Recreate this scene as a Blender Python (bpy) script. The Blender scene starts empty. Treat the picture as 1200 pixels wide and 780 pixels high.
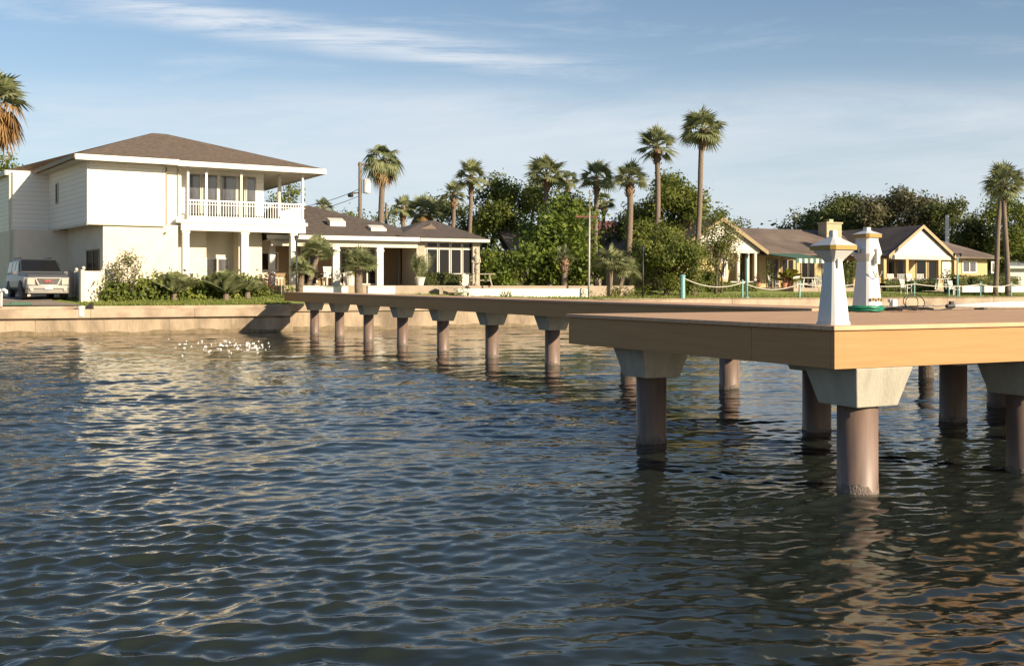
import bpy, math, random
import numpy as np
from mathutils import Vector, Matrix
random.seed(7); rng = np.random.default_rng(11)
scn = bpy.context.scene
col = scn.collection
R = math.radians
# ------------------------------------------------------------------ camera, sky, sun, exposure
EYE = 1.85; F = 1230.0; HY = 338.0
cam_d = bpy.data.cameras.new('camera'); cam = bpy.data.objects.new('camera', cam_d); col.objects.link(cam)
cam.location = (0, 0, EYE); cam.rotation_euler = (R(90), 0, 0)
cam_d.sensor_width = 36; cam_d.lens = 36 * F / 1200; cam_d.shift_y = -(390 - HY) / 1200
cam_d.clip_start = .1; cam_d.clip_end = 6000
scn.camera = cam
SUN_A, SUN_E = 51.0, 19.5            # sun stands behind the camera, to the right
sdir = Vector((math.sin(R(SUN_A)) * math.cos(R(SUN_E)), -math.cos(R(SUN_A)) * math.cos(R(SUN_E)), math.sin(R(SUN_E))))
sl = bpy.data.lights.new('sun', 'SUN'); sl.energy = 5.0; sl.angle = R(.6); sl.color = (1, .85, .62)
so = bpy.data.objects.new('sun', sl); col.objects.link(so)
so.rotation_euler = sdir.to_track_quat('Z', 'Y').to_euler(); so.location = (20, -20, 30)
scn.view_settings.view_transform = 'Standard'; scn.view_settings.look = 'None'
scn.view_settings.gamma = 1; scn.view_settings.use_curve_mapping = False
scn.view_settings.exposure = 0.85
SKY_STRENGTH = .072
def make_world():
    w = bpy.data.worlds.new('World'); scn.world = w; w.use_nodes = True
    nt = w.node_tree; nt.nodes.clear(); N = nt.nodes.new; L = nt.links.new
    def math_(op, a, b=None, c=None, clamp=False):
        n = N('ShaderNodeMath'); n.operation = op; n.use_clamp = clamp
        for i, v in enumerate((a, b, c)):
            if v is None: continue
            if isinstance(v, (int, float)): n.inputs[i].default_value = v
            else: L(v, n.inputs[i])
        return n.outputs[0]
    sky = N('ShaderNodeTexSky'); sky.sky_type = 'NISHITA'; sky.sun_disc = False
    sky.sun_elevation = R(SUN_E); sky.sun_rotation = R(180 - SUN_A)
    sky.air_density = 1.0; sky.dust_density = .6; sky.ozone_density = 2.2; sky.altitude = 0
    tc = N('ShaderNodeTexCoord'); sx = N('ShaderNodeSeparateXYZ'); L(tc.outputs['Generated'], sx.inputs[0])
    X, Y, Z = sx.outputs
    den = math_('MAXIMUM', math_('ABSOLUTE', Y), .3)
    a = math_('DIVIDE', X, den); b = math_('DIVIDE', Z, den)
    def noise(scale, sxx, syy, off, detail=6, rough=.6, rot=0.0):
        cv = N('ShaderNodeCombineXYZ'); L(a, cv.inputs[0]); L(b, cv.inputs[1]); L(math_('SIGN', Y), cv.inputs[2])
        mp = N('ShaderNodeMapping'); mp.inputs['Scale'].default_value = (sxx, syy, 1); mp.inputs['Location'].default_value = (off, off * .37, 0)
        mp.inputs['Rotation'].default_value = (0, 0, rot)
        L(cv.outputs[0], mp.inputs[0])
        n = N('ShaderNodeTexNoise'); n.inputs['Scale'].default_value = scale; n.inputs['Detail'].default_value = detail
        n.inputs['Roughness'].default_value = rough; n.inputs['Distortion'].default_value = .5; L(mp.outputs[0], n.inputs['Vector'])
        return n.outputs[0]
    def ramp(v, lo, hi):
        m = N('ShaderNodeMapRange'); m.interpolation_type = 'SMOOTHSTEP'
        m.inputs[1].default_value = lo; m.inputs[2].default_value = hi; L(v, m.inputs[0]); return m.outputs[0]
    # long cirrus streak
    wob = noise(2.2, 1, 2, 3.1, 3)
    line = math_('SUBTRACT', b, math_('MULTIPLY_ADD', a, -.115, .222))
    line = math_('ADD', line, math_('MULTIPLY_ADD', wob, .045, -.022))
    core = math_('SUBTRACT', 1, ramp(math_('ABSOLUTE', line), .001, .026))
    fib = noise(3.6, 1.0, 14, 8.2, 11, .70, .10)
    endr = math_('SUBTRACT', 1, ramp(a, -.10, .19)); endl = ramp(a, -.48, -.30)
    streak = math_('MULTIPLY', math_('MULTIPLY', core, ramp(fib, .36, .64)), math_('MULTIPLY', endr, endl))
    streak = math_('MULTIPLY', streak, .82)
    # broad thin veil lower down
    veil_n = noise(1.5, 1.0, 6, 21.7, 8, .62, .03)
    veil_b = math_('MULTIPLY', ramp(b, -.04, .05), math_('SUBTRACT', 1, ramp(b, .165, .215)))
    veil = math_('MULTIPLY', math_('MULTIPLY', ramp(veil_n, .30, .66), veil_b), .70)
    wisp = math_('MULTIPLY', ramp(noise(2.0, 1.0, 7, 41.3, 9, .68, .12), .50, .80), .42)
    cl = math_('MULTIPLY', math_('MAXIMUM', math_('MAXIMUM', streak, veil), wisp), math_('SUBTRACT', 1, ramp(b, .40, .65)))
    mix = N('ShaderNodeMix'); mix.data_type = 'RGBA'
    L(cl, mix.inputs['Factor']); L(sky.outputs[0], mix.inputs['A'])
    mix.inputs['B'].default_value = (6.9, 7.1, 7.4, 1)
    # thin pale air low over the horizon
    hz = N('ShaderNodeMix'); hz.data_type = 'RGBA'
    L(math_('MULTIPLY', math_('SUBTRACT', 1, ramp(b, -.02, .34)), .60), hz.inputs['Factor'])
    L(mix.outputs['Result'], hz.inputs['A']); hz.inputs['B'].default_value = (4.9, 5.6, 6.3, 1)
    bg = N('ShaderNodeBackground'); bg.inputs['Strength'].default_value = SKY_STRENGTH
    out = N('ShaderNodeOutputWorld'); L(hz.outputs['Result'], bg.inputs[0]); L(bg.outputs[0], out.inputs[0])
make_world()

# ------------------------------------------------------------------ helpers
def P(px, D): return ((px - 600) / F * D, D)
def Zp(py, D): return EYE + (HY - py) / F * D
def V3(p, z): return Vector((p[0], p[1], z))
ORG = {}
class MB:
    def __init__(s): s.v = []; s.f = []
    def face(s, pts):
        n = len(s.v); s.v += [tuple(p) for p in pts]; s.f.append(tuple(range(n, n + len(pts)))); return s
    def prism(s, poly, z0, z1, poly_top=None):
        """poly: list of (x,y); closed solid between z0 and z1 (z may be lists)"""
        n = len(poly); pt = poly_top or poly; b = len(s.v)
        zz0 = z0 if isinstance(z0, (list, tuple)) else [z0] * n
        zz1 = z1 if isinstance(z1, (list, tuple)) else [z1] * n
        area = sum(poly[i][0] * poly[(i + 1) % n][1] - poly[(i + 1) % n][0] * poly[i][1] for i in range(n))
        idx = list(range(n)) if area > 0 else list(range(n))[::-1]
        for i in idx: s.v.append((poly[i][0], poly[i][1], zz0[i]))
        for i in idx: s.v.append((pt[i][0], pt[i][1], zz1[i]))
        s.f.append(tuple(b + i for i in range(n))[::-1]); s.f.append(tuple(b + n + i for i in range(n)))
        for i in range(n):
            j = (i + 1) % n; s.f.append((b + i, b + j, b + n + j, b + n + i))
        return s
    def box(s, c, size, rz=0):
        x, y, z = size[0] / 2, size[1] / 2, size[2] / 2; ca, sa = math.cos(rz), math.sin(rz)
        poly = [(c[0] + a * ca - b_ * sa, c[1] + a * sa + b_ * ca) for a, b_ in ((-x, -y), (x, -y), (x, y), (-x, y))]
        return s.prism(poly, c[2] - z, c[2] + z)
    def obox(s, p, u, lu, v, lv, z0, z1):
        """from point p along unit u by lu and unit v by lv"""
        p = Vector(p[:2]); u = Vector(u[:2]); v = Vector(v[:2])
        q = [p, p + u * lu, p + u * lu + v * lv, p + v * lv]
        return s.prism([(a.x, a.y) for a in q], z0, z1)
    def tube(s, pts, rad, n=8, cap=True):
        pts = [Vector(p) for p in pts]; m = len(pts); b = len(s.v)
        rad = rad if isinstance(rad, (list, tuple)) else [rad] * m
        for i, p in enumerate(pts):
            d = (pts[min(i + 1, m - 1)] - pts[max(i - 1, 0)]).normalized()
            a = Vector((0, 0, 1)) if abs(d.z) < .9 else Vector((1, 0, 0))
            x = d.cross(a).normalized(); y = d.cross(x)
            for k in range(n):
                t = 2 * math.pi * k / n; s.v.append(tuple(p + (x * math.cos(t) + y * math.sin(t)) * rad[i]))
        for i in range(m - 1):
            for k in range(n):
                k2 = (k + 1) % n; s.f.append((b + i * n + k, b + i * n + k2, b + (i + 1) * n + k2, b + (i + 1) * n + k))
        if cap:
            s.f.append(tuple(b + k for k in range(n))[::-1]); s.f.append(tuple(b + (m - 1) * n + k for k in range(n)))
        return s
    def lathe(s, prof, n=20, c=(0, 0, 0)):
        b = len(s.v)
        for r, z in prof:
            for k in range(n):
                t = 2 * math.pi * k / n; s.v.append((c[0] + r * math.cos(t), c[1] + r * math.sin(t), c[2] + z))
        m = len(prof)
        for i in range(m - 1):
            for k in range(n):
                k2 = (k + 1) % n; s.f.append((b + i * n + k, b + i * n + k2, b + (i + 1) * n + k2, b + (i + 1) * n + k))
        s.f.append(tuple(b + k for k in range(n))[::-1]); s.f.append(tuple(b + (m - 1) * n + k for k in range(n)))
        return s
    def quads(s, arr):
        arr = np.asarray(arr); b = len(s.v); n = arr.shape[0]
        s.v += [tuple(p) for p in arr.reshape(-1, 3).tolist()]
        s.f += [(b + 4 * i, b + 4 * i + 1, b + 4 * i + 2, b + 4 * i + 3) for i in range(n)]
        return s
    def build(s, name, mat, parent=None, bevel=0, smooth=False):
        me = bpy.data.meshes.new(name); o = bpy.data.objects.new(name, me)
        if parent is not None:
            org = ORG.get(parent.name, (0, 0, 0)); o.parent = parent
        else:
            a = np.array(s.v); org = (float((a[:, 0].min() + a[:, 0].max()) / 2), float((a[:, 1].min() + a[:, 1].max()) / 2), float(a[:, 2].min()))
            o.location = org
        me.from_pydata([(x - org[0], y - org[1], z - org[2]) for x, y, z in s.v], [], s.f); me.update()
        me.materials.append(mat); col.objects.link(o); ORG[o.name] = org
        if smooth:
            for p in me.polygons: p.use_smooth = True
        if bevel:
            m = o.modifiers.new('bevel', 'BEVEL'); m.width = bevel; m.segments = 3; m.limit_method = 'ANGLE'
        return o
def tag(o, label=None, cat=None, group=None, kind=None):
    if label: o['label'] = label
    if cat: o['category'] = cat
    if group: o['group'] = group
    if kind: o['kind'] = kind
    return o
def thing(name, loc, label, cat, group=None):
    o = bpy.data.objects.new(name, None); o.location = loc; o.empty_display_size = .2; col.objects.link(o)
    ORG[o.name] = tuple(loc); return tag(o, label, cat, group)
def dup(o, parent=None):
    c = o.copy(); col.objects.link(c); c.parent = parent
    for ch in o.children: dup(ch, c)
    return c
def place(root, loc, rz=0, label=None, scale=1):
    root.location = loc; root.rotation_euler = (0, 0, rz); root.scale = (scale,) * 3
    if label: root['label'] = label
    return root

# ------------------------------------------------------------------ materials
def new_mat(name):
    m = bpy.data.materials.new(name); m.use_nodes = True; nt = m.node_tree
    return m, nt, nt.nodes['Principled BSDF']
def mat(name, c1, c2=None, rough=.7, scale=3, stretch=(1, 1, 1), bump=0, bscale=None, metal=0, spec=.5, detail=6, lo=.35, hi=.65, lines=None, coat=0):
    m, nt, b = new_mat(name); N = nt.nodes.new; L = nt.links.new
    b.inputs['Roughness'].default_value = rough; b.inputs['Metallic'].default_value = metal
    b.inputs['Specular IOR Level'].default_value = spec; b.inputs['Coat Weight'].default_value = coat
    b.inputs['Base Color'].default_value = (*c1, 1)
    tc = N('ShaderNodeTexCoord'); mp = N('ShaderNodeMapping'); mp.inputs['Scale'].default_value = stretch; L(tc.outputs['Object'], mp.inputs[0])
    if c2:
        n = N('ShaderNodeTexNoise'); n.inputs['Scale'].default_value = scale; n.inputs['Detail'].default_value = detail; n.inputs['Roughness'].default_value = .62
        L(mp.outputs[0], n.inputs['Vector'])
        mr = N('ShaderNodeMapRange'); mr.inputs[1].default_value = lo; mr.inputs[2].default_value = hi; L(n.outputs[0], mr.inputs[0])
        mx = N('ShaderNodeMix'); mx.data_type = 'RGBA'; mx.inputs['A'].default_value = (*c1, 1); mx.inputs['B'].default_value = (*c2, 1)
        L(mr.outputs[0], mx.inputs['Factor']); L(mx.outputs['Result'], b.inputs['Base Color'])
    if lines:   # (axis vector, period, depth): courses such as siding or boards
        ax, per, dep = lines
        dt = N('ShaderNodeVectorMath'); dt.operation = 'DOT_PRODUCT'; L(tc.outputs['Object'], dt.inputs[0]); dt.inputs[1].default_value = ax
        fr = N('ShaderNodeMath'); fr.operation = 'FRACT'; dv = N('ShaderNodeMath'); dv.operation = 'DIVIDE'; dv.inputs[1].default_value = per
        L(dt.outputs['Value'], dv.inputs[0]); L(dv.outputs[0], fr.inputs[0])
        gt = N('ShaderNodeMapRange'); gt.inputs[1].default_value = 0; gt.inputs[2].default_value = .09; L(fr.outputs[0], gt.inputs[0])
        bp = N('ShaderNodeBump'); bp.inputs['Strength'].default_value = dep; bp.inputs['Distance'].default_value = .02; L(gt.outputs[0], bp.inputs['Height'])
        L(bp.outputs[0], b.inputs['Normal'])
        # the groove itself is darker
        src = b.inputs['Base Color'].links[0].from_socket if b.inputs['Base Color'].links else None
        mg = N('ShaderNodeMix'); mg.data_type = 'RGBA'; mg.inputs['A'].default_value = (c1[0] * .45, c1[1] * .45, c1[2] * .45, 1)
        if src: L(src, mg.inputs['B'])
        else: mg.inputs['B'].default_value = (*c1, 1)
        L(gt.outputs[0], mg.inputs['Factor']); L(mg.outputs['Result'], b.inputs['Base Color'])
    elif bump:
        n2 = N('ShaderNodeTexNoise'); n2.inputs['Scale'].default_value = bscale or scale * 6; n2.inputs['Detail'].default_value = 5; L(mp.outputs[0], n2.inputs['Vector'])
        bp = N('ShaderNodeBump'); bp.inputs['Strength'].default_value = bump; bp.inputs['Distance'].default_value = .03; L(n2.outputs[0], bp.inputs['Height'])
        L(bp.outputs[0], b.inputs['Normal'])
    return m
def leaf_mat(name, cols, trans=.48, rough=.55):
    m, nt, b = new_mat(name); N = nt.nodes.new; L = nt.links.new
    g = N('ShaderNodeNewGeometry'); tc = N('ShaderNodeTexCoord')
    n = N('ShaderNodeTexNoise'); n.inputs['Scale'].default_value = .9; n.inputs['Detail'].default_value = 3; L(tc.outputs['Object'], n.inputs['Vector'])
    mx = N('ShaderNodeMath'); mx.operation = 'MULTIPLY_ADD'; mx.inputs[1].default_value = .6; L(g.outputs['Random Per Island'], mx.inputs[0])
    m2 = N('ShaderNodeMath'); m2.operation = 'MULTIPLY_ADD'; m2.inputs[1].default_value = 1.4; m2.inputs[2].default_value = -.5; L(n.outputs[0], m2.inputs[0]); L(m2.outputs[0], mx.inputs[2])
    cr = N('ShaderNodeValToRGB'); L(mx.outputs[0], cr.inputs[0]); e = cr.color_ramp.elements
    e[0].position = .1; e[0].color = (*cols[0], 1); e[1].position = .95; e[1].color = (*cols[-1], 1)
    for i, c in enumerate(cols[1:-1]):
        x = e.new(.1 + .85 * (i + 1) / (len(cols) - 1)); x.color = (*c, 1)
    L(cr.outputs[0], b.inputs['Base Color']); b.inputs['Roughness'].default_value = rough; b.inputs['Specular IOR Level'].default_value = .35
    tr = N('ShaderNodeBsdfTranslucent'); L(cr.outputs[0], tr.inputs[0]); ms = N('ShaderNodeMixShader'); ms.inputs[0].default_value = trans
    L(b.outputs[0], ms.inputs[1]); L(tr.outputs[0], ms.inputs[2]); L(ms.outputs[0], nt.nodes['Material Output'].inputs[0])
    return m
M = {}
M['white'] = mat('white_paint', (.62, .60, .54), (.55, .53, .47), .55, 1.2)
M['siding'] = mat('white_siding', (.78, .74, .65), (.74, .70, .61), .6, .8, lines=((0, 0, 1), .22, .5))
M['stucco'] = mat('cream_stucco', (.64, .585, .48), (.58, .52, .42), .85, 1.5, bump=.15, bscale=40)
M['yellow'] = mat('yellow_stucco', (.48, .36, .18), (.43, .32, .16), .85, 1.2, bump=.15, bscale=30)
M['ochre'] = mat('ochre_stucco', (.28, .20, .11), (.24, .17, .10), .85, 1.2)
M['trim'] = mat('trim_cream', (.56, .51, .42), (.50, .45, .36), .6, 2)
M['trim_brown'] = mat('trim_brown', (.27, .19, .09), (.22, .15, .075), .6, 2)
M['roof'] = mat('shingle_roof', (.165, .12, .088), (.085, .062, .046), .9, 5, stretch=(1, 1, 4), bump=.5, bscale=14)
M['roof_dark'] = mat('shingle_roof_dark', (.120, .090, .072), (.068, .052, .043), .9, 4, stretch=(1, 1, 3), bump=.5, bscale=14)
M['roof_brown'] = mat('shingle_roof_brown', (.19, .138, .108), (.11, .080, .064), .9, .5, bump=.5, bscale=12)
M['roof_tan'] = mat('shingle_roof_tan', (.22, .16, .115), (.15, .11, .08), .9, 1, bump=.4, bscale=12)
M['roof_red'] = mat('roof_red', (.20, .07, .06), (.14, .05, .045), .8, 2)
M['roof_grey'] = mat('roof_grey', (.22, .24, .27), (.16, .175, .20), .8, 1.2)
M['glass'] = mat('window_glass', (.012, .013, .015), rough=.08, spec=.22)
M['glass_pale'] = mat('curtained_glass', (.10, .10, .11), (.04, .04, .05), .10, 2.5, stretch=(2, 2, .3), spec=.9)
M['dark'] = mat('dark_void', (.018, .016, .014), (.03, .026, .02), .9, 3)
M['barge_tan'] = mat('tan_barge_paint', (.36, .27, .15), (.32, .24, .13), .6, 2)
M['growth'] = mat('pile_growth', (.13, .10, .08), (.20, .155, .13), .7, 25, bump=.8, bscale=60)
M['pole_grey'] = mat('weathered_white_pole', (.40, .38, .34), rough=.5)
M['concrete'] = mat('precast_concrete', (.42, .385, .31), (.33, .30, .24), .8, 6, stretch=(1, 1, .4), bump=.2, bscale=50)
M['pile'] = mat('concrete_pile', (.22, .148, .115), (.13, .088, .068), .5, 7, stretch=(1, 1, .12), spec=.5)
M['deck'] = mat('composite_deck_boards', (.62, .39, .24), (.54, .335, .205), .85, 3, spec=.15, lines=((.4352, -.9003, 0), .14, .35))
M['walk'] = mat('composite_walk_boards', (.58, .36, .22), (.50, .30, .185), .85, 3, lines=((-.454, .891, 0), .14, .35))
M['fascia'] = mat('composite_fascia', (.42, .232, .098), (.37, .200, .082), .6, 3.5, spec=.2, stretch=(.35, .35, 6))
M['lip'] = mat('composite_edge_board', (.40, .25, .13), (.36, .22, .11), .5, 4)
M['metal_white'] = mat('white_metal', (.62, .62, .61), rough=.35)
M['lh_white'] = mat('white_vinyl', (.60, .60, .58), (.57, .565, .54), .4, 3)
M['lh_gold'] = mat('ochre_band', (.33, .20, .035), rough=.5)
M['hose'] = mat('green_hose', (.012, .16, .085), (.016, .20, .11), .4, 20)
M['black'] = mat('black_metal', (.02, .02, .02), rough=.5)
M['rubber'] = mat('black_rubber', (.025, .024, .023), rough=.7)
M['aqua'] = mat('aqua_painted_post', (.17, .36, .36), (.21, .39, .37), .5, 6)
M['rope'] = mat('pale_rope', (.50, .46, .38), rough=.9)
M['bark'] = mat('palm_bark', (.23, .175, .13), (.13, .095, .07), .95, 7, stretch=(1, 1, 3), bump=.8, bscale=20)
M['boots'] = mat('palm_boots', (.27, .175, .105), (.13, .085, .05), .95, 9, bump=1, bscale=18)
M['trunk'] = mat('tree_bark', (.12, .09, .065), (.07, .052, .04), .95, 6, bump=.6, bscale=20)
M['wood_pole'] = mat('pole_wood', (.20, .155, .115), (.14, .105, .08), .9, 5, stretch=(1, 1, .2))
M['pot'] = mat('white_pot', (.58, .55, .50), rough=.5)
M['terracotta'] = mat('terracotta', (.42, .17, .09), (.34, .14, .08), .8, 5)
M['stone'] = mat('carved_stone', (.45, .38, .29), (.30, .25, .19), .9, 6, bump=.4)
M['seawall'] = mat('seawall_concrete', (.36, .275, .185), (.16, .118, .08), .85, 1.1, stretch=(1, 1, .35), bump=.7, bscale=12, detail=12, lo=.40, hi=.66)
M['cap'] = mat('seawall_cap', (.41, .31, .22), (.25, .185, .13), .85, .9, bump=.4, bscale=16, detail=10, lo=.42, hi=.62)
M['drive'] = mat('driveway_concrete', (.29, .235, .185), (.21, .165, .13), .9, .8, bump=.3, bscale=16)
M['patio'] = mat('patio_paving', (.34, .27, .20), (.28, .22, .165), .85, 1.2)
M['awning'] = mat('awning_green', (.045, .10, .068), (.06, .13, .085), .8, 2)
M['brick_ch'] = mat('chimney_cream', (.45, .37, .23), (.38, .31, .19), .85, 3)
G1 = leaf_mat('foliage_mid', [(.065, .088, .016), (.15, .18, .034), (.27, .28, .06)])
G2 = leaf_mat('foliage_bright', [(.065, .100, .016), (.14, .19, .028), (.24, .29, .05)])
G3 = leaf_mat('foliage_dark', [(.055, .070, .020), (.11, .128, .038), (.20, .205, .06)])
G4 = leaf_mat('foliage_oak', [(.08, .08, .04), (.15, .14, .07), (.25, .22, .12)])
GP = leaf_mat('palm_leaf', [(.15, .175, .075), (.26, .28, .13), (.42, .42, .24)], .45)
GD = leaf_mat('palm_dead_leaf', [(.16, .10, .04), (.32, .18, .07), (.44, .30, .13)], .3)
GH = leaf_mat('hedge_leaf', [(.060, .082, .014), (.125, .155, .026), (.21, .23, .042)], .25)
GY = leaf_mat('areca_leaf', [(.12, .13, .02), (.25, .24, .03), (.38, .32, .05)])
GF = leaf_mat('flower_leaf', [(.10, .12, .04), (.24, .22, .09), (.55, .46, .30)])
GR = leaf_mat('red_leaf', [(.08, .03, .025), (.14, .04, .035), (.09, .07, .03)])

# ------------------------------------------------------------------ frames
TH = R(25.8)
dr = Vector((math.cos(TH), math.sin(TH))); dl = Vector((-math.sin(TH), math.cos(TH)))
W0 = Vector((-9.55, 45.2))
def WP(s, n): q = W0 + dr * s + dl * n; return (q.x, q.y)
def to_sn(x, y): q = Vector((x, y)) - W0; return q.dot(dr), q.dot(dl)
def sm(t): t = max(0, min(1, t)); return t * t * (3 - 2 * t)
def ground(x, y):
    s, n = to_sn(x, y)
    edge = 1.14 + .16 * sm((s + 4) / 20)
    inner = 1.42 + .42 * sm((s + 11) / 14)
    if s > 12: inner = 1.86
    run = 6.5 + 7 * sm((s - 8) / 14)
    return edge + (inner - edge) * sm((n - .6) / run)
def GZ(p): return ground(p[0], p[1])
def on_wall(px, n=.9):
    r = (px - 600) / F; b = W0 + dl * n; t = (r * b.y - b.x) / (dr.x - r * dr.y); return (b + dr * t)

# ------------------------------------------------------------------ water
def make_water():
    rows, cols_ = 1500, 1000
    t = np.linspace(0, 1, rows); Yr = 1.2 * (80 / 1.2) ** t
    u = np.linspace(-.9, .9, cols_)
    YY, UU = np.meshgrid(Yr, u, indexing='ij'); XX = (YY + 4) * UU
    sp = np.maximum(np.gradient(Yr)[:, None] * np.ones_like(XX), (YY + 4) * (u[1] - u[0]))
    r2 = np.random.default_rng(5); n = 150
    lam = np.exp(r2.uniform(math.log(.055), math.log(2.8), n)); k = 2 * math.pi / lam
    main = R(-72)                                  # crests lie roughly across the view
    ang = main + r2.normal(0, R(33), n)
    slope = .156 * np.sqrt(2 / n) * (.42 + 1.15 * np.exp(-((np.log(lam) - math.log(.18)) / .8) ** 2))
    amp = slope / k; ph = r2.uniform(0, 6.283, n)
    gust = 1 + .22 * np.sin(XX * .21 + YY * .13 + 1) + .18 * np.sin(XX * .11 - YY * .31 + 2.2) + .1 * np.sin(XX * .5 + YY * .45)
    calm = 1 - .25 * np.exp(-(((XX - 1.3) / 1.6) ** 2 + ((YY - 6) / 1.8) ** 2))
    gust = gust * calm
    def patch(f, a): return 1 + a * np.sin(XX * f + 1.7 * np.sin(YY * f * .6 + f)) * np.sin(YY * f * 1.1 + 1.3 * np.sin(XX * f * .7 + 2 * f))
    small = patch(1.3, .45) * patch(.55, .35); mid = patch(.8, .35) * patch(2.1, .3)
    ZZ = np.zeros_like(XX); DX = np.zeros_like(XX); DY = np.zeros_like(XX)
    for i in range(n):
        kx, ky = k[i] * math.cos(ang[i]), k[i] * math.sin(ang[i])
        q = kx * XX + ky * YY + ph[i] + .35 * np.sin(.9 * XX + .4 * YY + i)
        a = amp[i] * np.exp(-(k[i] * sp * .42) ** 2) * gust * (small if lam[i] < .25 else (mid if lam[i] < .8 else 1))
        ZZ += a * np.sin(q); c = a * np.cos(q) * .8
        DX += c * math.cos(ang[i]); DY += c * math.sin(ang[i])
    edge = np.minimum(1, np.minimum(t[:, None] * 40, (1 - t[:, None]) * 20)) * np.minimum(1, (1 - np.abs(UU) / .9) * 20)
    XX = XX + DX * edge; YY = YY + DY * edge; ZZ = ZZ * edge
    V = np.stack([XX, YY, ZZ], -1).reshape(-1, 3)
    idx = np.arange(rows * cols_).reshape(rows, cols_)
    q = np.stack([idx[:-1, :-1], idx[:-1, 1:], idx[1:, 1:], idx[1:, :-1]], -1).reshape(-1, 4)
    # calm outer skirts
    nb = len(V); x0, x1, y0, y1 = XX[0, 0], XX[0, -1], 1.2, 80.
    ext = np.array([(-1500, -1500, 0), (1500, -1500, 0), (1500, 90, 0), (-1500, 90, 0), (XX[0, 0], YY[0, 0], 0), (XX[0, -1], YY[0, -1], 0), (XX[-1, -1], YY[-1, -1], 0), (XX[-1, 0], YY[-1, 0], 0)], float)
    V = np.concatenate([V, ext]); e = nb
    q = np.concatenate([q, np.array([(e, e + 1, e + 5, e + 4), (e + 1, e + 2, e + 6, e + 5), (e + 2, e + 3, e + 7, e + 6), (e + 3, e, e + 4, e + 7)])])
    me = bpy.data.meshes.new('water'); me.vertices.add(len(V)); me.vertices.foreach_set('co', V.astype(np.float32).ravel())
    me.loops.add(q.size); me.loops.foreach_set('vertex_index', q.astype(np.int32).ravel())
    me.polygons.add(len(q)); me.polygons.foreach_set('loop_start', (np.arange(len(q)) * 4).astype(np.int32))
    me.polygons.foreach_set('use_smooth', np.ones(len(q), bool)); me.update(calc_edges=True)
    o = bpy.data.objects.new('water', me); col.objects.link(o); tag(o, kind='structure')
    m, nt, b = new_mat('lake_water'); N = nt.nodes.new; L = nt.links.new
    b.inputs['Base Color'].default_value = (.017, .022, .018, 1); b.inputs['Roughness'].default_value = .02; b.inputs['IOR'].default_value = 1.333
    g = N('ShaderNodeNewGeometry'); mp = N('ShaderNodeMapping'); mp.inputs['Scale'].default_value = (.8, 1.3, 1); L(g.outputs['Position'], mp.inputs[0])
    n1 = N('ShaderNodeTexNoise'); n1.inputs['Scale'].default_value = 9; n1.inputs['Detail'].default_value = 7; L(mp.outputs[0], n1.inputs['Vector'])
    bp = N('ShaderNodeBump'); bp.inputs['Strength'].default_value = .35; bp.inputs['Distance'].default_value = .010; L(n1.outputs[0], bp.inputs['Height']); L(bp.outputs[0], b.inputs['Normal'])
    me.materials.append(m)
make_water()

def glint_flecks():  # flat white flecks laid on the water in place of sun glints
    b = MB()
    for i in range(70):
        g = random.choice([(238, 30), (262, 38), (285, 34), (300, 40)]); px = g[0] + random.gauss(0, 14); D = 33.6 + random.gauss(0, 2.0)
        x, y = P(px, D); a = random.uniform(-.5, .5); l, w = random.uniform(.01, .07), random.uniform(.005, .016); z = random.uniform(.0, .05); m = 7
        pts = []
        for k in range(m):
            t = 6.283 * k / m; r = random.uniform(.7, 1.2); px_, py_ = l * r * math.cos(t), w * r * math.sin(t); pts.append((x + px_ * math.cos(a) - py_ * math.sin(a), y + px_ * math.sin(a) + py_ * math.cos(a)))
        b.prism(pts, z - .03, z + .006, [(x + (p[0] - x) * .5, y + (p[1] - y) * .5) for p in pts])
    o = b.build('glint_flecks', M['glint_flecks']); tag(o, 'white flecks shaped in place of sun glints, on the water below the left seawall', 'glint_flecks', kind='stuff')
M['glint_flecks'] = mat('glint_white', (.85, .85, .85), rough=.4)  # brightness of the glints put into a plain white
glint_flecks()

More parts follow.
